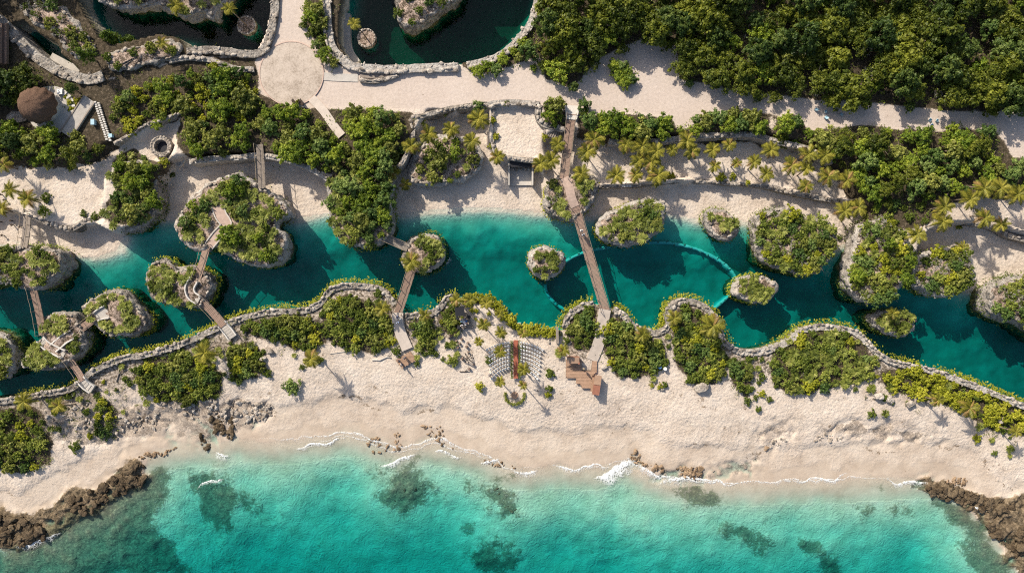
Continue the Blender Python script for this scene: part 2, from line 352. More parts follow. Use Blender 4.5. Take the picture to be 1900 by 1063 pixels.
EXTRA_SOIL = [([(-160,90),(190,150),(345,110),(490,106),(480,172),(540,200),(596,204),(632,262),(650,312),(610,322),(480,292),(350,297),(322,250),(335,212),(215,262),(160,300),(-160,312)], 1.0),
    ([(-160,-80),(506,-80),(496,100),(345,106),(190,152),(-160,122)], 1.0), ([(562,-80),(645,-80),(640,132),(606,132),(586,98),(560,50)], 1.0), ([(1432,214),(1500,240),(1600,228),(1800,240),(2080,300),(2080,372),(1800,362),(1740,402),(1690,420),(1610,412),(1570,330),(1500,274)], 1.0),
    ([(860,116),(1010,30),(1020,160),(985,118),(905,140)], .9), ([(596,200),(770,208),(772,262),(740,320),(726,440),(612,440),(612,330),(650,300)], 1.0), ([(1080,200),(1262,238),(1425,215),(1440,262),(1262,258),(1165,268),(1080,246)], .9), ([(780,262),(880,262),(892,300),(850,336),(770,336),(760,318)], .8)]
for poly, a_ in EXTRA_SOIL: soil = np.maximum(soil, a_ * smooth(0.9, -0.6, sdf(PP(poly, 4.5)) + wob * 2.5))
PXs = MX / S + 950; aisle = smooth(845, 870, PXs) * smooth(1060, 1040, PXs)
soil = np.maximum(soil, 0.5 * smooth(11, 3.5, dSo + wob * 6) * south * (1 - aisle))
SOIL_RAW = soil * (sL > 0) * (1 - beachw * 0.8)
wet = (0.55 * smooth(8.2, 7.6, sS + wob * 5) + 0.45 * smooth(4.6, 3.8, sS + wob * 5)) * (sS > -3) * (rock < 0.5)
debris = np.zeros(MX.shape)
for c_, a_ in ((7.3, .9), (11.0, .6), (16.0, .75), (19.5, .6)): debris = np.maximum(debris, a_ * smooth(.75, .15, np.abs(sS - c_ + (n3 - .5) * 7)) * smooth(.42, .6, fbm(MX * .2, MY * .2, None, int(c_ * 3), 3)))
debris = debris * south * (sS > 1)
PATHP = [(480,90),(520,0),(508,-60),(566,-60),(560,40),(590,100),(640,130),(760,136),(860,132),(900,140),(1000,110),(1010,150),(1060,170),(1100,120),(1190,75),(1250,90),(1260,150),(1330,165),(1470,185),(1620,195),(1760,210),(2080,215),
         (2080,300),(1880,292),(1850,240),(1800,230),(1740,245),(1600,230),(1500,240),(1480,210),(1380,200),(1262,240),(1250,215),(1080,210),(1000,190),(870,196),(770,205),(640,200),(600,195),(540,196),(482,170)]
path = smooth(0.8, -0.4, sdf(PP(PATHP, 4.5)) + wob * 1.5)
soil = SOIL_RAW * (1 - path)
HT = np.where((path > 0.5) & (sL > 2) & ~south, 4.5 + (n2 - 0.5) * 0.05, HT)

def gz(x, y):                                    # ground height
    fx = min(max((x - GX[0]) / DX, 0), len(GX) - 1.001); fy = min(max((y - GY[0]) / DX, 0), len(GY) - 1.001)
    i, j = int(fx), int(fy); u, v = fx - i, fy - j
    return float((HT[j, i] * (1-u) + HT[j, i+1] * u) * (1-v) + (HT[j+1, i] * (1-u) + HT[j+1, i+1] * u) * v)
def PG(px, py, up=0.0):                          # the ground point seen at a pixel (up: seen height above it)
    z = 1.0
    for _ in range(4): x, y, _z = P(px, py, z + up); z = max(gz(x, y), 0.0)
    return (x, y, z)

# ------------------------------------------------------------------ ground sheet
ext = [4.0, 12.0, 30.0, 70.0, 150.0, 320.0, 700.0, 1500.0]
gx = np.concatenate([GX[0] - np.array(ext[::-1]), GX, GX[-1] + np.array(ext)]); gy = np.concatenate([GY[0] - np.array(ext[::-1]), GY, GY[-1] + np.array(ext)])
k = len(ext); pad = lambda a: np.pad(a, k, mode='edge')
VX, VY = np.meshgrid(gx, gy); VZ = pad(HT)
nx, ny = len(gx), len(gy)
ii = (np.arange(ny - 1)[:, None] * nx + np.arange(nx - 1)[None, :]).ravel()
quads = np.stack([ii, ii + 1, ii + nx + 1, ii + nx], 1)

def ground_material():
    t = NT('sand_and_soil', 0.9, 0.15); p = t.pos()
    fine = t.noise(p, 2.2, 5, 0.65); mid = t.noise(p, 0.35, 4, 0.6); grain = t.noise(p, 9.0, 3, 0.6); pock = t.voro(p, 1.5)
    sand = t.ramp(t.math('ADD', t.math('MULTIPLY', mid, 0.65), t.math('MULTIPLY', fine, 0.35)), [(0.32, (0.47, 0.385, 0.305)), (0.48, (0.61, 0.515, 0.42)), (0.68, (0.69, 0.60, 0.505))])
    pathc = t.ramp(fine, [(0.3, (0.50, 0.415, 0.345)), (0.65, (0.60, 0.505, 0.43))])
    col = t.mix(t.attr('path'), sand, pathc)
    wetc = t.ramp(mid, [(0.3, (0.41, 0.325, 0.245)), (0.7, (0.52, 0.43, 0.335))])
    col = t.mix(t.math('MULTIPLY', t.attr('wet'), 0.8), col, wetc)
    litter_shade = t.ramp(t.math('ADD', t.math('MULTIPLY', fine, 0.6), t.math('MULTIPLY', grain, 0.4)), [(0.36, (0.028, 0.022, 0.013)), (0.54, (0.085, 0.066, 0.042)), (0.68, (0.27, 0.21, 0.155))])  # leaf litter, darkened so gaps between crowns read as shade
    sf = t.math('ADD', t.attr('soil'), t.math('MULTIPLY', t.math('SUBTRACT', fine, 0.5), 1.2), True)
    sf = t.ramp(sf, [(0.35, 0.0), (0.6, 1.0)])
    col = t.mix(sf, col, litter_shade)
    rockc = t.ramp(t.math('ADD', t.math('MULTIPLY', fine, 0.7), t.math('MULTIPLY', mid, 0.3)), [(0.35, (0.035, 0.028, 0.018)), (0.5, (0.16, 0.12, 0.075)), (0.68, (0.38, 0.29, 0.19))])
    rf = t.ramp(t.math('ADD', t.attr('rock'), t.math('MULTIPLY', t.math('SUBTRACT', fine, 0.5), 0.9)), [(0.35, 0.0), (0.55, 1.0)])
    col = t.mix(rf, col, rockc)
    drc = t.ramp(fine, [(0.4, (0.14, 0.11, 0.085)), (0.6, (0.42, 0.35, 0.28))])
    df = t.ramp(t.math('MULTIPLY', t.attr('drock'), t.math('ADD', t.math('MULTIPLY', mid, 1.0), t.math('MULTIPLY', fine, 1.2))), [(0.98, 0.0), (1.14, 0.9)])
    col = t.mix(df, col, drc)
    bedc = t.ramp(mid, [(0.3, (0.46, 0.44, 0.31)), (0.7, (0.66, 0.62, 0.46))])
    col = t.mix(t.attr('bed'), col, bedc)
    reefc = t.ramp(fine, [(0.35, (0.03, 0.035, 0.025)), (0.55, (0.13, 0.13, 0.075)), (0.75, (0.33, 0.30, 0.19))])
    ff = t.ramp(t.math('ADD', t.attr('reef'), t.math('MULTIPLY', t.math('SUBTRACT', fine, 0.5), 1.6)), [(0.4, 0.0), (0.75, 0.85)])
    col = t.mix(ff, col, reefc)
    big = t.noise(p, 0.11, 3, 0.5)
    weed = t.ramp(t.math('ADD', t.math('SUBTRACT', t.noise(p, 1.3, 5, 0.75), t.attr('bed')), t.math('MULTIPLY', t.attr('debris'), 0.2)), [(0.66, 0.0), (0.71, 0.8)])
    col = t.mix(weed, col, (0.17, 0.12, 0.075))
    col = t.mix(t.ramp(big, [(0.4, 0.0), (0.62, 0.35)]), col, t.mix(1.0, col, (0.86, 0.82, 0.80), 'MULTIPLY'))
    t.base(col)
    rip = t.noise(p, 0.8, 3, 0.55, 2.0)
    dry = t.math('SUBTRACT', 1.0, t.math('MULTIPLY', t.math('MAXIMUM', t.math('MAXIMUM', t.attr('wet'), t.attr('path')), t.attr('bed')), 0.78)); b1 = t.bump(t.math('MULTIPLY', fine, dry), 0.8, 0.26); b2 = t.bump(t.math('MULTIPLY', pock, dry), 0.45, 0.12, b1); b3 = t.bump(t.math('MULTIPLY', rip, t.attr('rip')), 0.45, 0.5, b2)
    t.normal(b3); return t.m
gme = mesh_np('ground', np.stack([VX.ravel(), VY.ravel(), VZ.ravel()], 1), quads, ground_material())
bed = np.where(HT < 0, smooth(0.15, 0.8, -HT), 0.0); soil = soil * (HT > 0)
for nm, a in (('rock', rock), ('drock', drock), ('soil', soil * (rock < 0.6)), ('wet', wet), ('path', path), ('reef', reef * (sS < 0.5)), ('bed', bed), ('debris', debris), ('rip', bed * (sS < 1.5))):
    at = gme.attributes.new(nm, 'FLOAT', 'POINT'); at.data.foreach_set('value', pad(a).astype(np.float32).ravel())
struct('ground', gme)

# ------------------------------------------------------------------ water bodies: clear water that soaks up red light, with a rippled skin
def water_material(name, sig, ripple=1.0, scale=0.9):
    t = NT(name); n = t.n; n.remove(t.b)
    p = t.pos(); h = t.noise(p, scale, 4, 0.6, 0.6); h2 = t.noise(p, scale * 4, 2, 0.5)
    bm = t.node('ShaderNodeBump'); bm.inputs['Strength'].default_value = 0.5 * ripple; bm.inputs['Distance'].default_value = 0.12
    t.l.new(t.math('ADD', h, t.math('MULTIPLY', h2, 0.3)), bm.inputs['Height'])
    tr = t.node('ShaderNodeBsdfTransparent'); gl = t.node('ShaderNodeBsdfGlossy'); gl.inputs['Roughness'].default_value = 0.08
    t.l.new(bm.outputs[0], gl.inputs['Normal'])
    gm = t.node('ShaderNodeNewGeometry'); dp = t.node('ShaderNodeVectorMath', operation='DOT_PRODUCT')
    t.l.new(gm.outputs['Incoming'], dp.inputs[0]); t.l.new(bm.outputs[0], dp.inputs[1])
    c1 = t.math('SUBTRACT', 1.0, t.math('ABSOLUTE', dp.outputs['Value']), True)
    fr = t.math('ADD', t.math('MULTIPLY', t.math('POWER', c1, 5.0), 0.98), 0.02)
    mx = t.node('ShaderNodeMixShader'); t.l.new(fr, mx.inputs[0]); t.l.new(tr.outputs[0], mx.inputs[1]); t.l.new(gl.outputs[0], mx.inputs[2])
    t.l.new(mx.outputs[0], t.out.inputs['Surface'])
    d = max(sig); va = t.node('ShaderNodeVolumeAbsorption'); va.inputs['Density'].default_value = d
    va.inputs['Color'].default_value = tuple(1 - x / d for x in sig) + (1,)
    t.l.new(va.outputs[0], t.out.inputs['Volume']); return t.m
W_LAG = water_material('lagoon_water', (1.2, 0.195, 0.178), 0.7, 1.2)
W_SEA = water_material('sea_water', (0.47, 0.076, 0.063), 1.0, 0.8)
W_POND = water_material('pond_water', (1.4, 0.30, 0.33), 0.5, 1.2)
def water(name, poly, mat):
    o = struct(name, MB().prism(poly, -14.0, 0.0).mesh(name, mat)); return o
water('lagoon', PP([(-400,385),(300,385),(620,360),(1000,370),(1600,385),(1900,470),(2300,500),(2300,900),(1960,800),(1900,772),(1640,690),(1400,668),(1200,640),(1000,628),(850,605),(700,605),(420,628),(200,705),(100,742),(-400,770)]), W_LAG)
water('sea', [(-1500, -1500), (1500, -1500), (1500, shore[-1][1] + 8)] + [(x, y + 6.0) for x, y in shore[::-1]] + [(-1500, shore[0][1] + 6.0)], W_SEA)
water('pond', PP([(x, y) for x, y in POND_WEST], 0), W_POND)
water('pond', PP(POND_EAST, 0), W_POND)
water('pond', PP(POND_WELL, 0), W_POND)
# ------------------------------------------------------------------ rock, stone, wood materials
def rock_material(name, tint=(1, 1, 1), moss=True, dark=0.0):
    t = NT(name, 0.9, 0.2); p = t.pos(); n1_ = t.noise(p, 0.9, 5, 0.65); n2_ = t.noise(p, 4.0, 4, 0.65); cr = t.voro(p, 1.3, 'DISTANCE_TO_EDGE')
    oi = t.node('ShaderNodeObjectInfo').outputs['Random']
    f = t.math('ADD', t.math('ADD', t.math('MULTIPLY', n1_, 0.5), t.math('MULTIPLY', n2_, 0.5)), t.math('MULTIPLY', t.math('SUBTRACT', oi, 0.5), 0.16))
    c = lambda r, g, b: tuple(max(0.01, x * y * (1 - dark)) for x, y in zip((r, g, b), tint))
    col = t.ramp(f, [(0.34, c(0.10, 0.085, 0.07)), (0.46, c(0.30, 0.265, 0.225)), (0.58, c(0.45, 0.41, 0.36)), (0.72, c(0.60, 0.56, 0.50))])
    if moss:
        sep = t.node('ShaderNodeSeparateXYZ'); t.l.new(p, sep.inputs[0])
        mz = t.math('SUBTRACT', 1.0, t.math('MULTIPLY', sep.outputs[2], 0.55), True)
        mf = t.ramp(t.math('MULTIPLY', mz, t.math('ADD', n1_, 0.35)), [(0.42, 0.0), (0.62, 0.85)])
        col = t.mix(mf, col, t.ramp(n2_, [(0.35, (0.05, 0.055, 0.012)), (0.65, (0.17, 0.16, 0.035))]))
    t.base(col); b1 = t.bump(n2_, 1.0, 0.22); t.normal(t.bump(cr, 0.7, 0.3, b1)); return t.m
M_ROCK = rock_material('limestone')
M_STONE = rock_material('wall_stone', (1.12, 1.08, 1.04), False)
M_DARKROCK = rock_material('shore_rock', (0.31, 0.25, 0.175), False)
M_BEACHROCK = rock_material('beach_rock', (0.80, 0.62, 0.45), False)
def soil_material():
    t = NT('islet_soil', 0.95, 0.1); p = t.pos(); a = t.noise(p, 1.1, 5, 0.65); b = t.noise(p, 5.0, 4, 0.6)
    f = t.math('ADD', t.math('MULTIPLY', a, 0.55), t.math('MULTIPLY', b, 0.45))
    t.base(t.ramp(f, [(0.38, (0.035, 0.028, 0.018)), (0.47, (0.14, 0.105, 0.075)), (0.55, (0.43, 0.325, 0.26)), (0.68, (0.60, 0.49, 0.41))]))
    t.normal(t.bump(f, 0.9, 0.2)); return t.m
M_SOIL = soil_material()
M_WOOD = simple_mat('bridge_wood', (0.30, 0.205, 0.155), 0.3, 3.0, 0.8, 0.2)
M_WOODGREY = simple_mat('weathered_wood', (0.27, 0.225, 0.185), 0.3, 3.0, 0.85, 0.2)
M_DECK = simple_mat('deck_wood', (0.37, 0.235, 0.155), 0.22, 2.0, 0.7, 0.25)
M_DARKWOOD = simple_mat('dark_wood', (0.055, 0.038, 0.028), 0.3, 4.0, 0.8, 0.2)
M_REDWOOD = simple_mat('red_panel', (0.29, 0.125, 0.08), 0.2, 2.0, 0.7, 0.25)
M_CONC = simple_mat('concrete', (0.46, 0.42, 0.37), 0.22, 1.2, 0.9, 0.2, 0.4, 0.03)
M_PINK = simple_mat('pink_earth', (0.46, 0.34, 0.275), 0.25, 1.5, 0.95, 0.1, 0.5, 0.06)
M_SANDPATH = simple_mat('sandy_paving', (0.52, 0.445, 0.375), 0.2, 1.0, 0.95, 0.1, 0.5, 0.06)
M_PLASTER = simple_mat('pale_plaster', (0.60, 0.56, 0.50), 0.15, 1.2, 0.9, 0.2)
M_WHITE = simple_mat('white_paint', (0.80, 0.78, 0.74), 0.05, 4.0, 0.6, 0.3)
M_ROPE = simple_mat('rope', (0.30, 0.24, 0.17), 0.2, 4.0, 0.9, 0.1)
M_THATCH = simple_mat('thatch', (0.17, 0.105, 0.072), 0.45, 5.0, 0.95, 0.1, 0.9, 0.1)
M_BLACK = simple_mat('black_cloth', (0.022, 0.022, 0.026), 0.2, 4.0, 0.7, 0.3)
M_CARPET = simple_mat('red_carpet', (0.36, 0.12, 0.075), 0.15, 2.0, 0.95, 0.1)
M_BLUE = simple_mat('blue_plastic', (0.09, 0.20, 0.42), 0.1, 4.0, 0.5, 0.4)
M_LBLUE = simple_mat('pale_blue_paint', (0.38, 0.55, 0.62), 0.1, 4.0, 0.5, 0.4)

# ------------------------------------------------------------------ leaf clouds
def leaf_quads(c, nrm, size, jit, rng, aspect=0.6, fold=0.0):
    """one quad leaf for each centre, facing roughly along nrm"""
    n = len(c); nn = nrm + rng.normal(0, jit, (n, 3)); nn /= np.linalg.norm(nn, axis=1)[:, None] + 1e-9
    a = rng.normal(0, 1, (n, 3)); u = np.cross(nn, a); u /= np.linalg.norm(u, axis=1)[:, None] + 1e-9; v = np.cross(nn, u)
    s = (size * rng.uniform(0.65, 1.35, n))[:, None]
    u = u * s * 0.5; v = v * s * 0.5 * aspect
    vs = np.stack([c - u, c + v, c + u, c - v], 1).reshape(-1, 3)      # a pointed, diamond-shaped leaf
    return vs, np.arange(4 * n).reshape(n, 4)
def join_np(parts):
    vs = []; fs = []; b = 0
    for v, f in parts: vs.append(v); fs.append(f + b); b += len(v)
    return np.concatenate(vs), np.concatenate(fs)

L_FOREST = leaf_mat('forest_leaf', (0.012, 0.022, 0.0035), (0.072, 0.10, 0.011), (0.21, 0.225, 0.026), 0.25)
L_TREE = leaf_mat('tree_leaf', (0.022, 0.046, 0.0055), (0.15, 0.225, 0.022), (0.42, 0.47, 0.055), 0.32)
L_COOL = leaf_mat('cool_leaf', (0.022, 0.045, 0.012), (0.10, 0.17, 0.036), (0.30, 0.37, 0.10), 0.28)
L_OLIVE = leaf_mat('olive_leaf', (0.036, 0.046, 0.009), (0.18, 0.205, 0.036), (0.42, 0.42, 0.10), 0.28)
L_FCOOL = leaf_mat('forest_cool_leaf', (0.010, 0.022, 0.005), (0.050, 0.088, 0.016), (0.17, 0.215, 0.045), 0.25)
L_FGOLD = leaf_mat('forest_gold_leaf', (0.014, 0.024, 0.003), (0.095, 0.12, 0.012), (0.25, 0.265, 0.03), 0.25)
L_SHRUB = leaf_mat('shrub_leaf', (0.034, 0.054, 0.0105), (0.185, 0.24, 0.036), (0.46, 0.475, 0.10), 0.33)
L_BRIGHT = leaf_mat('bright_leaf', (0.08, 0.096, 0.008), (0.357, 0.378, 0.029), (0.63, 0.588, 0.074), 0.38)
L_FAN = leaf_mat('fan_leaf', (0.048, 0.072, 0.0112), (0.286, 0.319, 0.061), (0.704, 0.638, 0.242), 0.38)
L_PALM = leaf_mat('palm_leaf', (0.11, 0.12, 0.015), (0.34, 0.31, 0.045), (0.62, 0.48, 0.09), 0.3)
L_DRY = leaf_mat('dry_leaf', (0.24, 0.16, 0.05), (0.46, 0.30, 0.11), (0.64, 0.46, 0.22), 0.3)
M_BARK = simple_mat('bark', (0.20, 0.155, 0.115), 0.3, 5.0, 0.9, 0.1, 0.7, 0.05)
M_TWIG = simple_mat('bleached_branch', (0.46, 0.42, 0.37), 0.2, 5.0, 0.9, 0.1)

# ------------------------------------------------------------------ stones
def stone_mesh(name, seed, mat, sub=1, boxy=0.55, rough=0.18):
    bm = bmesh.new(); bmesh.ops.create_icosphere(bm, subdivisions=sub, radius=0.5)
    co = np.array([v.co[:] for v in bm.verts]); m = np.abs(co).max(1, keepdims=True)
    box = co / m * 0.5; co = co * (1 - boxy) + box * boxy
    n = fbm(co[:, 0] * 2.1 + seed * 7.3, co[:, 1] * 2.1 + seed * 3.1, co[:, 2] * 2.1, seed, 3)
    co = co * (1 + (n - 0.5)[:, None] * 2 * rough * 2)
    for v, c in zip(bm.verts, co): v.co = c
    me = bpy.data.meshes.new(name); bm.to_mesh(me); bm.free(); me.materials.append(mat)
    me.polygons.foreach_set('use_smooth', np.ones(len(me.polygons), bool)); return me
STONES = [stone_mesh('stone', k, M_STONE, 1, 0.75, 0.22) for k in range(10)]
ISTONES = [stone_mesh('stone', k + 20, M_STONE, 1, 0.45, 0.25) for k in range(6)]
BOULDERS = [stone_mesh('rock', k + 40, M_DARKROCK, 3, 0.25, 0.5) for k in range(6)]
BROCKS = [stone_mesh('rock', k + 60, M_BEACHROCK, 2, 0.25, 0.45) for k in range(6)]
PALEROCKS = [stone_mesh('boulder', k + 80, M_STONE, 3, 0.4, 0.35) for k in range(4)]

def resample(pts, step, closed=False):
    pts = [Vector(p) for p in pts]; n = len(pts); out = []
    segs = n if closed else n - 1
    cr = []
    for i in range(segs):                          # Catmull-Rom
        p0 = pts[(i-1) % n] if closed or i > 0 else pts[0]; p1 = pts[i]; p2 = pts[(i+1) % n]
        p3 = pts[(i+2) % n] if closed or i + 2 < n else pts[-1]
        for k in range(12):
            t = k / 12.0
            cr.append(0.5 * ((2*p1) + (p2-p0)*t + (2*p0-5*p1+4*p2-p3)*t*t + (3*p1-p0-3*p2+p3)*t**3))
    if not closed: cr.append(pts[-1])
    else: cr.append(cr[0])
    acc = 0.0; out = [cr[0]]; 
    L = sum((cr[i+1]-cr[i]).length for i in range(len(cr)-1)); m = max(2, int(round(L / step))); st = L / m; nxt = st
    for i in range(len(cr)-1):
        d = (cr[i+1]-cr[i]).length
        while d > 0 and acc + d >= nxt - 1e-9 and len(out) < m + (0 if closed else 1):
            out.append(cr[i].lerp(cr[i+1], (nxt - acc) / d)); nxt += st
        acc += d
    if not closed and (out[-1]-cr[-1]).length > st * 0.3: out.append(cr[-1])
    return out[:m] if closed else out

def place_stone(parent, x, y, z, a, lx, ly, lz, meshes=STONES, name='stone'):
    return obj(name, rnd.choice(meshes), parent, (x, y, z), (rnd.uniform(-.15, .15), rnd.uniform(-.15, .15), a + rnd.choice((0, math.pi)) + rnd.uniform(-.25, .25)),
        (lx * rnd.uniform(.65, 1.25), ly * rnd.uniform(.6, 1.25), lz * rnd.uniform(.6, 1.3)))

def wall(label, pts, zt, zb, inset=0.7, rows=2, step=0.85, width=1.3, tuft=False, cat='stone wall', zpix=None):
    """a dry stone wall: a rubble core with cap stones laid along it; pts in pixels, inset to the left of the walking direction"""
    L = resample([P2(p[0], p[1], zt if zpix is None else zpix) + (0,) for p in pts], step)
    n = len(L); nr = []
    for i in range(n):
        d = (L[min(i+1, n-1)] - L[max(i-1, 0)]); d.z = 0; d.normalize(); nr.append(Vector((-d.y, d.x, 0)))
    w = thing('stone_wall', label, cat, (L[n//2].x, L[n//2].y, zb))
    w['kind'] = 'thing'; o = Vector(w.location); vs = []; fs = []
    for i in range(n):
        c = L[i] + nr[i] * inset - o; c.z = 0; a = c + nr[i] * width / 2 * rnd.uniform(.85, 1.1); b = c - nr[i] * width / 2 * rnd.uniform(.85, 1.1); ht = zt - 0.18 - zb
        vs += [(a.x, a.y, 0), (a.x, a.y, ht), (b.x, b.y, ht), (b.x, b.y, 0)]
    for i in range(n-1):
        k = 4*i; fs += [(k, k+4, k+5, k+1), (k+1, k+5, k+6, k+2), (k+2, k+6, k+7, k+3)]
    fs += [(0, 1, 2, 3), (4*n-1, 4*n-2, 4*n-3, 4*n-4)]
    obj('core', mesh_np('core', vs, fs, M_ROCK, False), w)
    if rows == 1:
        for i in range(n - 1):
            if rnd.random() < 0.06: continue
            c = L[i].lerp(L[i+1], rnd.uniform(.3, .7)) + nr[i] * (inset + rnd.uniform(-.15, .15)) - o; d = nr[i]
            place_stone(w, c.x, c.y, zt - zb - 0.12 + rnd.uniform(-.1, .12), math.atan2(-d.x, d.y), step * 1.05, width * .8, 0.5)
    else:                                          # coursed outer face, loose rubble behind it
        out = 1 if inset > 0 else -1
        for i in range(n - 1):
            d = nr[i]; q = L[i].lerp(L[i+1], .5)
            gap = vnoise(np.array([q.x*.3]), np.array([q.y*.3]), None, 63)[0]
            if rnd.random() > (.08 if gap < .6 else .5):
                c = q + d * (inset - math.copysign(width * .3, inset) * (1 if inset else 1) + rnd.uniform(-.2, .2)) - o
                place_stone(w, c.x, c.y, zt - zb - 0.1 + rnd.uniform(-.14, .14), math.atan2(-d.x, d.y), step * 1.1, width * .55, 0.5)
            for _ in range(rnd.choice((0, 1, 1, 2))):
                c = L[i].lerp(L[i+1], rnd.random()) + d * (inset + math.copysign(width * rnd.uniform(.05, .55), inset)) - o; s_ = rnd.uniform(.35, .8)
                place_stone(w, c.x, c.y, zt - zb - 0.22 + rnd.uniform(-.1, .1), rnd.uniform(0, 3), s_, s_*.8, s_*.6)
    if tuft:
        rng = np.random.default_rng(int(abs(o.x * 10)) + 5); cs = []; ns = []
        for i in range(n):
            m = vnoise(np.array([L[i].x * 0.25]), np.array([L[i].y * 0.25]), None, 77)[0]
            k = int(rng.integers(26, 60) * max(0, (m - 0.12) * 1.6))
            for _ in range(k):
                e_ = rng.uniform(-0.9, 0.7) if rng.random() < .5 else rng.uniform(0, .75); q = L[i] + nr[i] * (-e_ if inset > 0 else e_) - o; zz = (zt - 0.1) * rng.uniform(0.35, 1.0) * (1 - 0.4 * max(e_, 0)) - zb
                cs.append((q.x + rng.normal(0, .25), q.y + rng.normal(0, .25), zz)); ns.append((nr[i].x * .5, nr[i].y * .5, 0.9))
        if cs:
            v, f = leaf_quads(np.array(cs), np.array(ns), 0.34, 0.5, rng); c = obj('creeper', mesh_np('creeper', v, f, L_BRIGHT), w); c['kind'] = 'stuff'
    return w

SW = SOUTH_SHORE
def sub(a, b, lst=SW):                           # the stretch of a shoreline between two pixel columns, west to east
    q = [p for p in lst if a <= p[0] <= b]; return q if q[0][0] < q[-1][0] else q[::-1]
def south_wall(label, a, b, extra0=None, extra1=None, **k):
    q = SW[::-1]; i0 = min(range(len(q)), key=lambda i: (q[i][0]-a[0])**2 + (q[i][1]-a[1])**2); i1 = min(range(len(q)), key=lambda i: (q[i][0]-b[0])**2 + (q[i][1]-b[1])**2)
    return wall(label, q[i0:i1+1], 2.75, -3.5, -0.62, 2, 0.8, 1.1, True, zpix=2.4, **k)
south_wall('long pale stone lagoon wall between the two westernmost footbridges on the seaward bank', (156,694), (402,602))
south_wall('pale stone lagoon wall curling round the big round dune bush', (402,602), (738,562))
south_wall('short stone lagoon wall beside the stage, east of the palm islet bridge', (752,580), (845,543))
south_wall('stone wall curving round the green knoll left of the long bridge', (1043,608), (1100,556))
south_wall('stone wall with a double bend from the long bridge into the bay', (1142,568), (1362,642))
south_wall('pale stone wall arching round the eastern dune of fan palms', (1362,642), (1628,648))
south_wall('straight stone wall behind the bright hedge at the lower right', (1628,648), (2080,815))
south_wall('stone edge of the seaward bank at the far left lagoon mouth', (-120,746), (156,694))
# walls of the ponds and terraces: label, pixels, top height, base height, width, rows
for lab, pts, zt, zb, wd, rw, st in [
    ('thick boulder wall along the near edge of the right-hand dark pond', [(604,-30),(606,40),(612,80),(632,108),(660,124),(720,128),(780,126),(850,124)], 5.3, -1, 1.5, 2, 1.1),
    ('boulder wall climbing beside the forest at the right end of the dark pond', [(866,120),(905,112),(935,98),(962,72),(985,42),(1002,-20)], 5.2, -1, 1.3, 2, 1.0),
    ('double row of big boulders on the sand below the dark pond', [(668,148),(690,151),(715,146),(738,138)], 5.2, 3.5, 0.8, 1, 1.1),
    ('jagged stone wall under the upper left pond beside the plaza', [(345,96),(390,92),(430,97),(470,100),(488,92),(498,72),(506,40),(512,-30)], 5.2, -1, 1.4, 2, 1.0),
    ('long dark curved stone wall sweeping across the upper left corner', [(-30,20),(0,40),(30,70),(60,100),(95,125),(130,140),(165,147),(190,140)], 5.0, -2, 1.9, 2, 0.9),
    ('broken stone wall between the upper left rocks and shrubs', [(312,112),(345,106),(385,110),(410,118),(440,128),(470,128)], 5.2, 3.5, 1.0, 1, 1.0),
    ('stone edging along the upper sand above the palm court', [(762,218),(785,214),(820,204),(870,196),(905,193)], 4.7, 0.6, 0.9, 1, 0.9),
    ('white boulder wall along the top of the square sand pad', [(905,193),(940,190),(975,191),(1000,194)], 4.8, 3.0, 1.1, 2, 1.0),
    ('white boulder wall down the right side of the square sand pad', [(1000,194),(998,215),(1006,228),(1025,235),(1046,240)], 4.8, 1.0, 1.1, 1, 1.0),
    ('row of rounded stones on the lower edge of the square sand pad', [(942,292),(962,295),(985,298),(1000,300)], 4.0, 0.8, 0.8, 1, 0.8),
    ('stone edging with green shrubs on the left side of the square pad', [(916,202),(914,235),(914,262),(920,286)], 4.0, 0.7, 0.8, 1, 0.9),
    ('low stone kerb holding the palm terrace above the lagoon beach', [(1110,346),(1180,343),(1250,337),(1300,336),(1340,339),(1390,342),(1430,348),(1490,362),(1560,374)], 1.95, 0.2, 0.8, 1, 0.8),
    ('retaining wall of pale stones between hedge and palm terrace', [(1130,262),(1170,266),(1215,262),(1262,256),(1330,250),(1400,250),(1440,262),(1500,276),(1548,300)], 4.8, 1.0, 1.0, 1, 0.9),
    ('shaded stone retaining wall under the western trees above the cove', [(350,300),(395,294),(440,292),(478,288),(520,294),(560,306),(600,326),(614,340)], 4.6, 0.3, 1.0, 1, 0.9),
    ('stone rim wall of the raised western beach terrace', [(40,392),(62,402),(95,416),(130,424),(160,408),(190,402),(205,415)], 3.3, 0.2, 1.0, 1, 0.8),
    ('stone kerb between the western shrubs and the pale sand slope', [(210,266),(240,250),(270,232),(300,222),(335,208)], 4.9, 2.6, 0.7, 1, 0.8),
    ('dark stone kerb at the right edge of the eastern palm beach', [(1790,414),(1820,416),(1850,424),(1872,436),(1900,444),(1960,460)], 2.5, 0.3, 0.9, 1, 0.9),
    ('low stone wall beside the headland path at the palm court', [(760,222),(766,245),(752,290),(738,310)], 4.6, 0.6, 0.8, 1, 0.9)]:
    wall(lab, pts, zt, zb, 0.0 if rw == 1 else 0.01, rw, st, wd)

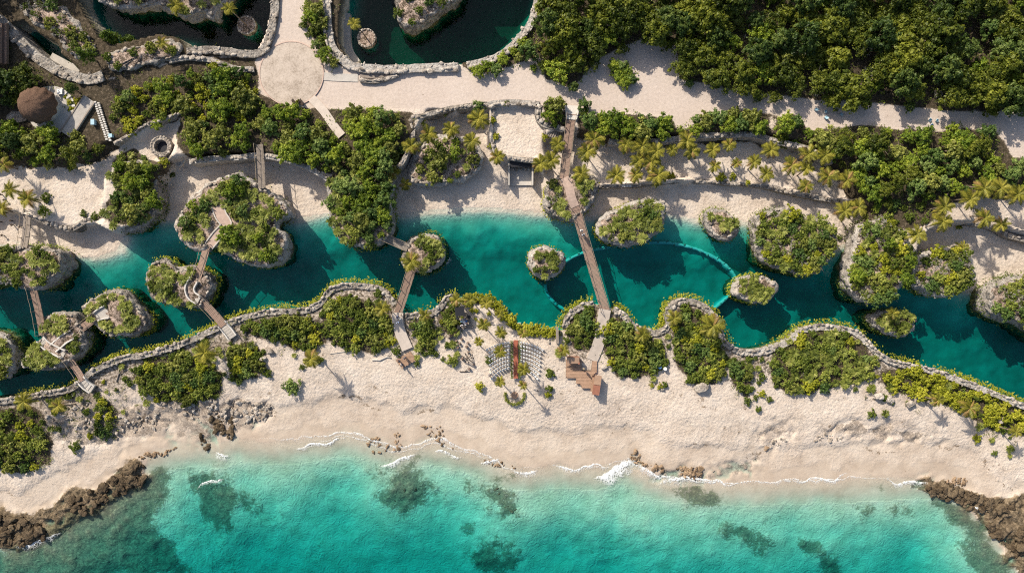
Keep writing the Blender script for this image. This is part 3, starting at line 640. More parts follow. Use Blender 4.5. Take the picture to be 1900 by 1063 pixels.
# ------------------------------------------------------------------ rock islets
ISL = {
 'A': ([(-90,466),(-40,464),(0,462),(40,458),(80,460),(106,466),(114,480),(116,495),(100,514),(80,533),(55,537),(28,530),(0,524),(-90,532)], 5.0, 'big shaded rock islet at the left edge below the first footbridge'),
 'B': ([(435,324),(452,328),(477,345),(506,360),(526,377),(536,397),(516,410),(512,424),(526,436),(530,456),(520,484),(480,491),(443,483),(418,470),(403,456),(391,458),(374,463),(346,453),(328,436),(328,408),(348,378),(366,358),(395,338)], 4.5, 'largest rock islet, crowded with fan palms around a pinkish path'),
 'C': ([(618,335),(680,318),(722,332),(722,370),(725,400),(728,424),(716,444),(690,456),(655,455),(630,440),(616,418),(613,380)], 4.5, 'rock headland dropping into the lagoon from the wooded bank'),
 'D': ([(1028,330),(1050,328),(1084,326),(1108,338),(1103,364),(1094,382),(1076,400),(1060,408),(1038,404),(1018,392),(1013,378),(1016,352)], 4.0, 'rock islet carrying the upper end of the long footbridge'),
 'E': ([(1110,430),(1115,412),(1135,393),(1187,376),(1226,378),(1233,397),(1228,420),(1205,442),(1170,453),(1142,451),(1120,443)], 3.6, 'round bushy rock islet just right of the long footbridge'),
 'F': ([(1309,400),(1322,390),(1343,392),(1362,408),(1367,428),(1352,444),(1328,438),(1313,420)], 2.8, 'small pale ring-shaped rock islet off the palm beach'),
 'G': ([(1405,414),(1412,398),(1452,388),(1488,400),(1535,413),(1552,436),(1543,464),(1526,492),(1504,510),(1472,502),(1424,486),(1408,458)], 4.5, 'large leafy rock islet with bleached branches at its right side'),
 'H': ([(1598,420),(1637,408),(1671,428),(1684,462),(1680,509),(1666,538),(1637,554),(1612,560),(1592,550),(1578,526),(1576,496),(1588,458)], 5.0, 'tall oblong rock islet overgrown with shrubs at the right'),
 'I': ([(1698,492),(1717,473),(1749,464),(1786,466),(1805,492),(1805,522),(1786,541),(1752,548),(1722,541),(1700,525)], 4.5, 'domed rock islet tangled with dead branches near the right edge'),
 'J': ([(1836,548),(1842,534),(1858,524),(1880,518),(1910,512),(1985,505),(1985,640),(1910,606),(1866,592),(1840,578)], 5.0, 'big rock islet cut off by the right edge of the picture'),
 'K': ([(1616,590),(1632,580),(1664,579),(1691,582),(1697,601),(1688,617),(1657,620),(1626,606)], 2.6, 'lens-shaped rock islet with two palms leaning off its end'),
 'L': ([(1362,543),(1370,524),(1390,513),(1411,513),(1427,518),(1438,536),(1426,556),(1412,563),(1388,557)], 2.9, 'oval rock islet at the right tip of the sunken stone ring'),
 'M': ([(984,487),(986,470),(996,461),(1014,459),(1034,465),(1044,478),(1043,492),(1032,507),(1012,517),(999,513),(990,503)], 3.2, 'small rock islet with a green left flank, left of the long bridge'),
 'N': ([(746,482),(750,464),(758,449),(780,437),(806,435),(822,455),(822,478),(812,495),(790,505),(764,502),(749,494)], 3.0, 'round rock islet joined by bridges on both sides, one yellow palm'),
 'O': ([(270,519),(272,502),(281,488),(296,481),(312,486),(326,499),(340,499),(358,496),(380,506),(391,515),(392,530),(384,551),(376,566),(358,570),(334,566),(311,564),(290,557),(278,543)], 3.5, 'heart-shaped rock islet with a curved concrete stair'),
 'P': ([(160,577),(154,569),(172,552),(200,541),(224,541),(240,555),(262,575),(275,597),(268,612),(237,622),(205,622),(183,611),(166,592)], 3.2, 'teardrop rock islet with a sandy clearing and pale stone rim'),
 'Q': ([(84,592),(105,583),(132,580),(146,592),(152,612),(156,632),(152,648),(140,662),(122,676),(92,685),(50,684),(42,672),(56,647),(73,636),(80,620)], 3.5, 'rock islet where three footbridges meet at the left'),
 'R': ([(-70,622),(-10,619),(14,634),(26,660),(24,678),(10,696),(-10,700),(-70,702)], 3.2, 'dark rock islet half out of frame at the left edge'),
 'S': ([(766,302),(777,276),(804,257),(850,254),(884,270),(893,298),(878,322),(848,336),(802,344),(768,337),(757,324)], 2.7, 'stone-rimmed planting mound standing on the central lagoon beach'),
 'T': ([(212,314),(252,300),(288,310),(290,345),(294,374),(286,398),(262,420),(232,428),(204,420),(194,404),(214,362)], 3.6, 'rocky arm of the western bank overhanging the cove'),
 'U': ([(726,-60),(732,0),(738,34),(752,50),(775,46),(800,30),(822,12),(850,-10),(850,-60)], 4.6, 'rock promontory with a stone rim jutting into the right-hand pond'),
 'V': ([(178,-60),(182,-4),(200,8),(225,14),(262,12),(300,10),(336,26),(352,30),(372,22),(396,32),(402,12),(420,-8),(430,-60)], 4.0, 'brown boulder shore along the top of the upper left pond'),
 'W': ([(52,12),(90,6),(118,14),(142,42),(160,66),(176,86),(168,102),(146,108),(128,96),(112,78),(104,56),(76,48),(48,30)], 4.6, 'dark rocky rib between the two pools at upper left'),
 'X': ([(198,108),(225,92),(262,84),(300,72),(328,80),(338,94),(315,112),(280,118),(250,128),(215,132)], 5.0, 'sunlit rock shelf above the western shrubs by the pond'),
}
ISLETS = {}
def islet(key, pts, h, label):
    pl = resample([P2(p[0], p[1], h) + (0,) for p in pts], 0.36, True); n = len(pl)
    if sum(pl[i].x * pl[(i+1) % n].y - pl[(i+1) % n].x * pl[i].y for i in range(n)) < 0: pl = pl[::-1]
    cx = sum(p.x for p in pl) / n; cy = sum(p.y for p in pl) / n
    X = np.array([p.x - cx for p in pl]); Y = np.array([p.y - cy for p in pl])
    tx = np.roll(X, -1) - np.roll(X, 1); ty = np.roll(Y, -1) - np.roll(Y, 1); l = np.hypot(tx, ty); NX, NY = ty / l, -tx / l
    prof = [(-4.5, 0.7), (-1.5, 0.35), (-0.3, -0.05), (0.1, -0.3), (0.4, -0.25), (0.8, 0.0)] + [(0.8 + (h-0.8)*q, 0.12 + 0.14*math.sin(q*9 + len(label))) for q in (.16, .32, .46, .6, .72, .84, .94)] + [(h, -0.1), (h+0.15, -0.45)]
    V = []
    for z, off in prof:
        zz = np.full(n, z); d = off + (fbm((X+cx)*0.55, (Y+cy)*0.55, zz*0.8, 5, 4) - 0.47) * 1.5 + (vnoise((X+cx)*1.7, (Y+cy)*1.7, zz*2.8, 9) - 0.5) * 0.5 - 0.45*smooth(.09, .0, np.abs(vnoise((X+cx)*.8, (Y+cy)*.8, zz*.5, 19) - .5))
        V.append(np.stack([X + NX*d, Y + NY*d, zz + (vnoise((X+cx)*0.8, (Y+cy)*0.8, zz, 4) - 0.5) * (0.5 if z > 0.3 else 0.1)], 1))
    k = len(prof); fr = []
    for r in range(k-1):
        i = np.arange(n); j = (i+1) % n; fr.append(np.stack([r*n+i, r*n+j, (r+1)*n+j, (r+1)*n+i], 1))
    root = thing('rock_islet', label, 'rock islet', (cx, cy, 0.0))
    obj('rock', mesh_np('rock', np.concatenate(V), np.concatenate(fr), M_ROCK), root)
    def topz(x, y, t):                            # t: 0 rim .. 1 centre
        return h + 0.12 + 0.5 * np.sqrt(np.maximum(t, 0)) + (fbm(x*0.35, y*0.35, None, 13, 3) - 0.45) * 1.2 * np.minimum(1, t*3)
    ts = [-0.02, 0.1, 0.25, 0.42, 0.6, 0.8, 0.97]; VT = []
    for t in ts:
        x = V[-1][:, 0]*(1-t); y = V[-1][:, 1]*(1-t); z = topz(x+cx, y+cy, np.full(n, max(t, 0))) if t > 0 else V[-1][:, 2] - 0.03
        VT.append(np.stack([x, y, z], 1))
    ft = []
    for r in range(len(ts)-1):
        i = np.arange(n); j = (i+1) % n; ft.append(np.stack([r*n+i, r*n+j, (r+1)*n+j, (r+1)*n+i], 1))
    vt = np.concatenate(VT); fl = [list(map(int, q)) for q in np.concatenate(ft)] + [[(len(ts)-1)*n + q for q in range(n)]]
    obj('soil', mesh_np('soil', vt, fl, M_SOIL), root)
    for i in range(0, n, 2):                       # boulders of the rim
        if rnd.random() < 0.2: continue
        q = 0.1 + rnd.uniform(0, 0.6); s_ = rnd.uniform(0.5, 1.25)
        place_stone(root, X[i] - NX[i]*q, Y[i] - NY[i]*q, h + 0.1 + rnd.uniform(-.15, .2), math.atan2(NX[i], -NY[i]), s_, s_*0.75, s_*0.6, ISTONES)
    rng = np.random.default_rng(len(key) + ord(key)); cs = []; ns = []
    if key not in 'SUVWX':
        for i in range(n):                             # creepers hanging at the water line
            m = vnoise(np.array([(X[i]+cx)*0.3]), np.array([(Y[i]+cy)*0.3]), None, 71)[0]
            for _ in range(int(16 * max(0, m - 0.15))):
                z = rng.uniform(0.15, 1.0) ** 1.5 * h * 0.8; q = 0.15 + rng.uniform(0.1, 0.55)
                cs.append((X[i] + NX[i]*q + rng.normal(0, .15), Y[i] + NY[i]*q + rng.normal(0, .15), z + 0.1)); ns.append((NX[i], NY[i], 0.8))
        v, f = leaf_quads(np.array(cs), np.array(ns), 0.34, 0.5, rng); c = obj('creeper', mesh_np('creeper', v, f, L_BRIGHT if key in 'EMDLPO' else L_SHRUB), root); c['kind'] = 'stuff'
    poly = [(p.x, p.y) for p in pl]
    def at(x, y):
        a = math.atan2(y-cy, x-cx); ang = np.arctan2(Y, X); i = int(np.argmin(np.abs(np.angle(np.exp(1j*(ang-a)))))); r = math.hypot(X[i], Y[i])
        t = 1 - math.hypot(x-cx, y-cy) / max(r, 0.1); return float(topz(np.array([x]), np.array([y]), np.array([max(t, 0.02)]))[0])
    bb = (X.min()+cx, X.max()+cx, Y.min()+cy, Y.max()+cy)
    ISLETS[key] = dict(bb=bb, poly=poly, h=h, at=at, c=(cx, cy), label=label)
for key, (pts, h, lab) in ISL.items(): islet(key, pts, h, lab)
def in_poly(x, y, poly):
    c = False; n = len(poly); j = n - 1
    for i in range(n):
        xi, yi = poly[i]; xj, yj = poly[j]
        if (yi > y) != (yj > y) and x < (xj-xi)*(y-yi)/(yj-yi)+xi: c = not c
        j = i
    return c
def surf(x, y):                                   # height of the ground or of an islet's top
    for d in ISLETS.values():
        b = d['bb']
        if b[0] < x < b[1] and b[2] < y < b[3] and in_poly(x, y, d['poly']): return max(d['at'](x, y), gz(x, y))
    return gz(x, y)
# ------------------------------------------------------------------ plants
ORD = ['first','second','third','fourth','fifth','sixth','seventh','eighth','ninth','tenth','eleventh','twelfth','thirteenth','fourteenth','fifteenth','sixteenth','seventeenth','eighteenth','nineteenth','twentieth']
def ordn(i):
    if i < 20: return ORD[i]
    tens = {2:'twenty',3:'thirty',4:'forty',5:'fifty'}; t, u = divmod(i + 1, 10)
    return (tens[t][:-1] + 'ieth') if u == 0 else tens[t] + '-' + ORD[u-1]

def crown_np(r, hgt, z0, npuff, nleaf, leaf, seed, puff=0.32, flat=0.75, jit=0.55):
    """foliage: many small leaves gathered in puffs over a lumpy dome"""
    rng = np.random.default_rng(seed); C = []; N = []; T = []
    for k in range(npuff):
        a = rng.uniform(0, 2*math.pi); rr = math.sqrt(rng.uniform(0, 1)) * (1.0 if k % 3 else 0.75)
        lob = 0.82 + 0.3 * math.sin(a*3 + seed) * 0.5 + 0.16 * math.sin(a*5 + seed*2.1)
        x, y = rr*math.cos(a)*r*lob, rr*math.sin(a)*r*lob
        dome = math.sqrt(max(0, 1 - (rr*0.96)**2))
        z = z0 + hgt * (dome * rng.uniform(0.55, 1.0) if k % 4 else dome * rng.uniform(0.05, 0.5))
        pr = r * puff * rng.uniform(0.6, 1.25)
        u = rng.normal(0, 1, (nleaf, 3)); u /= np.linalg.norm(u, axis=1)[:, None]; u[:, 2] = np.where(u[:, 2] < -0.25, -u[:, 2]*0.8, u[:, 2])
        rad = pr * rng.uniform(0.3, 1.2, nleaf)[:, None]; u = u * np.array([rng.uniform(.7, 1.35), rng.uniform(.7, 1.35), 1.0])
        C.append(np.array([x, y, z]) + u * rad * np.array([1, 1, flat])); N.append(u + np.array([0, 0, 0.25])); T.append(np.full(nleaf*4, rng.uniform(0, 1)))
    global TONE; TONE = np.concatenate(T)
    return leaf_quads(np.concatenate(C), np.concatenate(N), leaf, jit, rng)
def trunk_mb(r, hgt, seed, rad=0.16, limbs=5):
    rg = random.Random(seed); mb = MB(); bend = [(rg.uniform(-.25, .25)*k, rg.uniform(-.25, .25)*k, hgt*k/4) for k in range(5)]; bend[0] = (0, 0, -0.3)
    mb.tube(bend, [rad*1.25, rad, rad*.85, rad*.7, rad*.5], 6)
    for k in range(limbs):
        a = 2*math.pi*k/limbs + rg.uniform(-.4, .4); s = Vector(bend[2 + k % 3]); e = s + Vector((math.cos(a)*r*.7, math.sin(a)*r*.7, hgt*rg.uniform(.25, .5)))
        m = s.lerp(e, .5) + Vector((0, 0, -.08*hgt)); mb.tube([s, m, e], [rad*.55, rad*.4, rad*.2], 5)
    return mb

class Kind:
    def __init__(s, name, cat): s.name = name; s.cat = cat; s.var = []
    def add(s, *parts): s.var.append(parts); return s     # parts: (part name, mesh)
K_FOREST = Kind('forest_tree', 'tree'); K_TREE = Kind('broadleaf_tree', 'tree'); K_SHRUB = Kind('shrub', 'shrub'); K_BRIGHT = Kind('bright_shrub', 'shrub')
K_FAN = Kind('fan_palm', 'fan palm'); K_TWIG = Kind('bare_shrub', 'shrub')
def mk(kind, n, r, hgt, z0, npuff, nleaf, leaf, mat, seed, th=None, trad=0.16, **kw):
    for k in range(n):
        v, f = crown_np(r*(.85 + .3*((k*7) % 5)/4), hgt*(.8 + .4*((k*3) % 4)/3), z0, npuff, nleaf, leaf*(.8 + .45*((k*5) % 4)/3), seed + k*13, **kw)
        cm = mesh_np('crown', v, f, mat[k % len(mat)] if isinstance(mat, list) else mat, False); at = cm.attributes.new('tone', 'FLOAT', 'POINT'); at.data.foreach_set('value', TONE.astype(np.float32))
        kind.add(('crown', cm), ('trunk', trunk_mb(r, th or z0 + hgt*0.3, seed+k, trad).mesh('trunk', M_BARK, True)))
mk(K_FOREST, 8, 2.7, 2.6, 2.1, 80, 44, 0.36, [L_FOREST, L_FCOOL, L_FOREST, L_FGOLD], 100, th=2.6, jit=.4, puff=.19)
mk(K_TREE, 8, 2.2, 2.1, 1.0, 72, 40, 0.32, [L_TREE, L_COOL, L_TREE, L_OLIVE], 300, th=1.6, trad=0.12, jit=.42, puff=.175)
mk(K_SHRUB, 8, 1.35, 0.9, 0.15, 56, 27, 0.25, [L_SHRUB, L_SHRUB, L_COOL, L_OLIVE], 500, th=0.4, trad=0.05, puff=0.16, jit=.45)
mk(K_BRIGHT, 6, 1.3, 0.95, 0.2, 52, 28, 0.26, L_BRIGHT, 700, th=0.4, trad=0.05, puff=0.17, jit=.42)
def fan_np(r, seed):
    # a rosette of stiff folded blades, old ones spread low, young ones upright
    rng = np.random.default_rng(seed); parts = []; nb = 20; b = np.array([0, 0, 0.5]); up = np.array([0, 0, 1.0])
    for k in range(nb):
        a = k*2.39996 + rng.uniform(-.2, .2); t = k/nb; el = 0.12 + 0.95*t + rng.uniform(-.12, .12); L = r*rng.uniform(.85, 1.15)*(1 - .25*t)
        d = np.array([math.cos(a), math.sin(a), 0]); s = np.array([-math.sin(a), math.cos(a), 0]); w = 0.15*L
        p1 = b + (d*math.cos(el) + up*math.sin(el))*L*.55; p2 = b + (d*math.cos(el*.6) + up*(math.sin(el*.6) - .12))*L
        parts.append((np.array([b + s*.03, p1 + s*w + up*.05, p2, p1 - up*.03, b - s*.03, p1 - s*w + up*.05]), np.array([[0, 1, 2, 3], [0, 3, 2, 5]])))
        if k % 2 == 0:                             # split tips
            for q in (-1, 1):
                e = p1 + (d*.8 + s*q*.75)*L*.42; parts.append((np.array([p1, p1 + s*q*w*1.1, e, p1 + d*w]), np.array([[0, 1, 2, 3]])))
    vs = []; fs = []; o = 0
    for v, f in parts: vs.append(v); fs.append(f + o); o += len(v)
    return np.concatenate(vs), np.concatenate(fs)
for k in range(6):
    v, f = fan_np(1.3, 900+k); mb = MB(); mb.tube([(0, 0, -.2), (.03, 0, .25), (0, .02, .56)], [.09, .07, .06], 6)
    K_FAN.add(('crown', mesh_np('crown', v, f, L_FAN, False)), ('stem', mb.mesh('stem', M_BARK, True)))
def twig_mb(seed, r=1.2):
    rg = random.Random(seed); mb = MB()
    def grow(p, d, L, rad, lv):
        q = p + d*L; mid = p.lerp(q, .5) + Vector((rg.uniform(-.1, .1), rg.uniform(-.1, .1), rg.uniform(-.05, .1)))*L; mb.tube([p, mid, q], [rad, rad*.8, rad*.6], 4, False)
        if lv:
            for _ in range(3): grow(q, (d + Vector((rg.uniform(-1, 1), rg.uniform(-1, 1), rg.uniform(-.4, .5)))*.8).normalized(), L*.72, rad*.62, lv-1)
    for k in range(5):
        a = 2*math.pi*k/5 + rg.uniform(-.5, .5); grow(Vector((0, 0, 0)), Vector((math.cos(a), math.sin(a), rg.uniform(.3, .9))).normalized(), r*.42, .045, 3)
    return mb
for k in range(4):
    v, f = crown_np(1.0, .6, .2, 10, 22, .22, 950+k)
    K_TWIG.add(('branches', twig_mb(970+k).mesh('branches', M_TWIG, True)), ('crown', mesh_np('crown', v, f, L_SHRUB)))

def scatter(poly, spacing, rg, tries=4000, miss=0.0):
    xs = [p[0] for p in poly]; ys = [p[1] for p in poly]; out = []; fail = 0
    while fail < 220 and len(out) < 900:
        x = rg.uniform(min(xs), max(xs)); y = rg.uniform(min(ys), max(ys))
        if not in_poly(x, y, poly) or any((x-a)**2 + (y-b)**2 < spacing*spacing for a, b in out): fail += 1; continue
        out.append((x, y)); fail = 0
    return [p for p in out if rg.random() >= miss]
PLANTS = []                                       # (kind, x, y, z, scale, region phrase)
def plant(kind, x, y, z, s, where): PLANTS.append((kind, x, y, z, s, where))
WALKS = [(588,190,17),(599,204,17),(609,218,17),(619,233,17),(629,247,16),(482,268,12),(484,285,12)]     # kept clear
def veg(key, kinds, spacing, smin, smax, where, seed, up=None, miss=0.05):
    poly, zp = VEG[key]; rg = random.Random(seed)
    ins = {'forest_tree': 20, 'broadleaf_tree': 11, 'shrub': 4, 'bright_shrub': 4, 'fan_palm': 4, 'bare_shrub': 4}
    def edge(px, py):
        d = 1e9
        for (ax, ay), (bx, by) in zip(poly, poly[1:] + poly[:1]):
            ex, ey = bx-ax, by-ay; t = max(0, min(1, ((px-ax)*ex + (py-ay)*ey)/(ex*ex+ey*ey+1e-9))); d = min(d, math.hypot(px-ax-t*ex, py-ay-t*ey))
        return d
    for px, py in scatter(poly, spacing/S, rg, miss=miss):
        if not (-45 < px < 1945 and -45 < py < 1100): continue
        if any(math.hypot(px-a, py-b) < r_ for a, b, r_ in WALKS): continue
        kd = rg.choices([k for k, w in kinds], [w for k, w in kinds])[0]
        u = {'forest_tree': 4.2, 'broadleaf_tree': 2.4, 'shrub': .6, 'bright_shrub': .7, 'fan_palm': .8, 'bare_shrub': .6}[kd.name]
        z = 3.0; sc = rg.uniform(smin, smax); e_ = edge(px, py)
        if e_ < ins[kd.name]*sc: sc = max(smin*.6, e_/ins[kd.name]); 
        if e_ < ins[kd.name]*sc*.4: continue
        for _ in range(4): x, y, _z = P(px, py, z+u); z = surf(x, y)
        if z < 0.05: continue
        plant(kd, x, y, z, sc, where)
FO, TR, SH, BR, FA, TW = K_FOREST, K_TREE, K_SHRUB, K_BRIGHT, K_FAN, K_TWIG
veg('forest', [(FO, 1), (TR, .22), (TW, .03)], 2.75, .78, 1.3, 'in the dark forest', 1, miss=0)
veg('path_hedge', [(TR, 1)], 1.9, .6, .95, 'in the hedge below the sand path', 2)
veg('east_grove', [(TR, 3), (FO, 1)], 2.1, .65, 1.1, 'in the grove at the right', 3)
veg('east_clump', [(TR, 2), (SH, 1)], 1.7, .6, .9, 'in the clump above the oblong islet', 4)
veg('west_slope', [(BR, 3), (SH, 2), (TR, 2)], 1.55, .65, 1.05, 'on the sunlit western slope', 5)
veg('west_grove', [(TR, 1)], 1.9, .65, 1.05, 'in the grove left of the headland path', 6)
veg('headland', [(TR, 1)], 1.9, .6, 1.0, 'on the wooded headland', 7)
veg('hut_grove', [(TR, 2), (FO, 1)], 1.9, .7, 1.05, 'in the grove below the thatched hut', 8)
veg('hut_shade', [(FO, 1)], 2.0, .85, 1.3, 'in the shade above the thatched hut', 9)  # dark crowns, enlarged to stand in for the black shade here
veg('hut_garden', [(BR, 1)], 1.1, .5, .75, 'in the small garden beside the thatched hut', 10)
veg('rock_arm', [(TR, 2), (SH, 2), (FA, 1)], 1.55, .6, .95, 'on the rocky western arm', 11)
veg('pond_east_bank', [(TR, 1)], 1.8, .55, .9, 'beside the right-hand pond', 12)
veg('pond_strip', [(SH, 2), (TR, 1)], 1.5, .7, 1.0, 'in the strip between plaza and pond', 13)
for px, py in [(1140,121),(1153,121),(1164,134),(1173,146),(1160,150),(1150,137)]:
    x, y, z = P(px, py, 6.2); plant(TR, x, y, 4.5, .6, 'in the bed in the middle of the sand path')
veg('pad_east', [(TR, 1), (SH, 1)], 1.5, .55, .8, 'at the right corner of the square pad', 15)
veg('planter', [(TR, 2), (SH, 2), (FA, 2)], 1.5, .6, .95, 'on the stone-rimmed beach mound', 16)
for i, (k, ph) in enumerate([('dune_round', 'on the big round dune'), ('dune_hedge', 'in the long low dune hedge'), ('dune_small', 'in the small dune patch'), ('dune_west', 'in the western dune thicket'),
      ('dune_corner', 'in the lower left corner thicket'), ('dune_pair', 'in the lone beach thicket at lower left'), ('bridge_bush', 'beside the sandy bridge path'), ('stage_bush', 'behind the black stage'),
      ('knoll', 'on the knoll left of the long bridge'), ('long_dune', 'on the dune right of the long bridge'), ('bay_head', 'on the dune behind the bay'), ('bay_tail', 'at the tail of the bay dune')]):
    veg(k, [(SH, 8), (BR, 1)], 1.35 if k != 'dune_corner' else 1.6, .7, 1.15, ph, 30+i, miss=.06)
veg('east_dune', [(SH, 3), (FA, 3), (BR, .5)], 1.35, .75, 1.1, 'on the eastern dune', 50)
veg('east_hedge', [(BR, 1)], 1.35, .75, 1.1, 'in the bright hedge at lower right', 51, miss=.03)
for ph, ln in (('in the bright hedge on the lagoon lip', [(864,552),(874,549),(884,548),(895,549),(906,552),(916,557),(925,563),(932,571),(939,580),(946,589),(953,597),(962,602)]), ('in the low bright hedge by the chairs', [(972,605),(982,606),(992,608),(1002,609),(1012,610),(1022,611),(1031,612)])):
    for i, (px, py) in enumerate(ln):
        for q in (0, 1):
            x, y, z = P(px + rnd.uniform(-3, 3), py + 2 + q*7 + rnd.uniform(-2, 2), 2.8); plant(BR, x, y, max(surf(x, y), 1.6), rnd.uniform(.6, .85)*(1 - .2*q), ph)
SHORT = dict(A='big shaded islet at left', B='largest islet', C='headland tip', D='islet heading the long bridge', E='round bushy islet', F='ring-shaped islet', G='large leafy islet', H='tall oblong islet', I='domed islet', J='islet at the right edge', K='lens-shaped islet', L='oval islet', M='islet left of the long bridge', N='one-palm islet', O='heart-shaped islet', P='teardrop islet', Q='islet of three bridges', R='islet at the left edge', T='rocky western arm', S='beach mound', U='pond promontory', V='boulder shore above the pond', W='dark rock rib', X='sunlit rock shelf')
for k, mix_, sp, lo, hi in [('A', [(SH, 2), (FA, 2), (TW, .6)], 1.26, .7, 1.05), ('B', [(FA, 5), (SH, 1.6), (TR, .8)], 1.09, .75, 1.1), ('C', [(FA, 2), (SH, 1)], 1.35, .75, 1.1), ('D', [(FA, 3), (SH, 1), (TW, .7)], 1.09, .75, 1.05),
      ('E', [(FA, 3), (SH, 2), (TW, .4)], 1.15, .8, 1.1), ('F', [(FA, 2), (TW, .6)], 1.08, .7, .95), ('G', [(SH, 3), (BR, 1), (TR, .5), (TW, .8), (FA, .7)], 1.25, .75, 1.15), ('H', [(SH, 2), (BR, 1.2), (TR, .5), (TW, .8), (FA, .4)], 1.25, .75, 1.15),
      ('I', [(SH, 2), (BR, 1.4), (TW, 1.4)], 1.25, .75, 1.15), ('J', [(SH, 2), (TW, 1)], 1.35, .8, 1.15), ('K', [(FA, 2), (SH, 1)], 0.99, .65, .95), ('L', [(FA, 3), (SH, 1)], 0.99, .65, .95), ('M', [(FA, 3), (SH, 1)], 0.99, .7, 1.0),
      ('N', [(FA, 3), (SH, 1)], 0.95, .6, .9), ('O', [(FA, 3), (SH, 1.2), (TW, .5)], 1.02, .65, 1.0), ('P', [(FA, 3), (SH, .7)], .85, .6, .95), ('Q', [(FA, 4), (SH, .8)], .85, .65, 1.0), ('R', [(SH, 1), (FA, 1)], 1.18, .7, 1.0), ('T', [(FA, 2), (SH, 1)], 1.9, .7, 1.0),
      ('U', [(SH, 1)], 1.9, .6, .9), ('V', [(FA, 1)], 2.4, .7, 1.0), ('W', [(TW, 1), (SH, .6)], 2.0, .8, 1.1), ('X', [(SH, 1)], 2.6, .6, .9)]:
    d = ISLETS[k]; rg = random.Random(ord(k)*3); cx, cy = d['c']
    keep = 0.98 if k not in 'BDPMNEFLKOQ' else 0.89
    clear = {'P': [P2(214, 574, 3.2) + (1.9,), P2(224, 594, 3.2) + (1.2,), P2(192, 582, 3.2) + (1.4,)], 'B': [P2(408, 400, 4.5) + (2.0,), P2(415, 418, 4.5) + (2.0,), P2(398, 440, 4.5) + (1.6,), P2(392, 456, 4.5) + (1.2,), P2(486, 350, 4.5) + (1.2,)],
             'O': [P2(364, 525, 3.5) + (1.5,), P2(362, 545, 3.5) + (1.6,), P2(374, 558, 3.5) + (1.5,), P2(345, 540, 3.5) + (1.5,), P2(385, 530, 3.5) + (1.5,)], 'Q': [P2(82, 630, 3.5) + (1.2,), P2(95, 642, 3.5) + (1.3,), P2(112, 634, 3.5) + (1.5,), P2(128, 628, 3.5) + (1.2,), P2(120, 656, 3.5) + (1.3,), P2(140, 600, 3.5) + (1.4,)],
             'N': [P2(770, 472, 3) + (1.5,), P2(762, 490, 3) + (1.8,), P2(768, 458, 3) + (1.0,)], 'D': [P2(1054, 335, 4) + (1.3,), P2(1058, 355, 4) + (1.3,), P2(1062, 372, 4) + (1.3,), P2(1066, 390, 4) + (1.2,)], 'C': [P2(702, 436, 4.5) + (1.3,)],
             'A': [P2(45, 466, 5) + (.8,), P2(58, 520, 5) + (.9,), P2(62, 532, 5) + (.9,)], 'M': [P2(996, 490, 3) + (1.0,)], 'G': [P2(1548, 440, 4.5) + (1.2,)], 'F': [P2(1318, 412, 2.8) + (.8,), P2(1330, 428, 2.8) + (1,)]}.get(k, [])
    for x, y in scatter(d['poly'], sp, rg):
        # stay off the rim and off the paths
        if not in_poly(cx + (x-cx)/keep, cy + (y-cy)/keep, d['poly']) or any(math.hypot(x-a, y-b) < r_ for a, b, r_ in clear): continue
        if not (-98 < x < 98 and -56 < y < 56): continue
        kd = rg.choices([q for q, w in mix_], [w for q, w in mix_])[0]
        s_ = rg.uniform(lo, hi) * (0.7 if kd is TR else 0.8 if kd in (SH, BR) and k in 'KLMNOPQ' else 1)
        plant(kd, x, y, surf(x, y) - 0.05, s_, 'on the ' + SHORT[k])
# ragged band of scrub between the lagoon wall and the beach
rg = random.Random(606); q_ = SOUTH_SHORE[::-1]; band = []; keepout = [(738,600,26),(748,640,24),(422,612,20),(165,712,24),(1120,590,20),(1114,625,22),(1104,655,20),(1080,692,42),(1108,712,22),(1246,660,16),(1244,690,16),(748,668,26)]
for _ in range(5200):
    i = rg.randrange(len(q_)-1); t = rg.random(); bx = q_[i][0]*(1-t) + q_[i+1][0]*t; by = q_[i][1]*(1-t) + q_[i+1][1]*t
    if not (60 < bx < 1890) or 850 < bx < 1046: continue
    off = 20 + 95*rg.random()**1.5; px, py = bx + rg.uniform(-25, 25), by + off
    if vnoise(np.array([px*.022]), np.array([py*.022]), None, 47)[0] < .40 or any(math.hypot(px-a, py-b) < r_ for a, b, r_ in keepout) or any(math.hypot(px-a, py-b) < 11 for a, b in band): continue
    x, y, z = PG(px, py, .5); j_, i_ = int((y-GY[0])/DX), int((x-GX[0])/DX)
    if sL[j_, i_] < 1.9: continue
    band.append((px, py)); kd = rg.choices([SH, FA, BR, TW], [5, 3, 1, .7])[0]
    sec = 'left of the first seaward stair' if px < 420 else 'between the second and third seaward bridges' if px < 740 else 'beside the stage' if px < 860 else 'beside the long bridge landing' if px < 1240 else 'behind the bay wall' if px < 1420 else 'on the eastern dune fringe' if px < 1640 else 'along the lower right wall'
    plant(kd, x, y, z, rg.uniform(.32, .72)*(1.25 if kd is FA else 1), sec)
    if len(band) > 230: break
def single(kind, px, py, s, where, up=1.0):
    x, y, z = PG(px, py, up); z = surf(x, y); plant(kind, x, y, z, s, where)
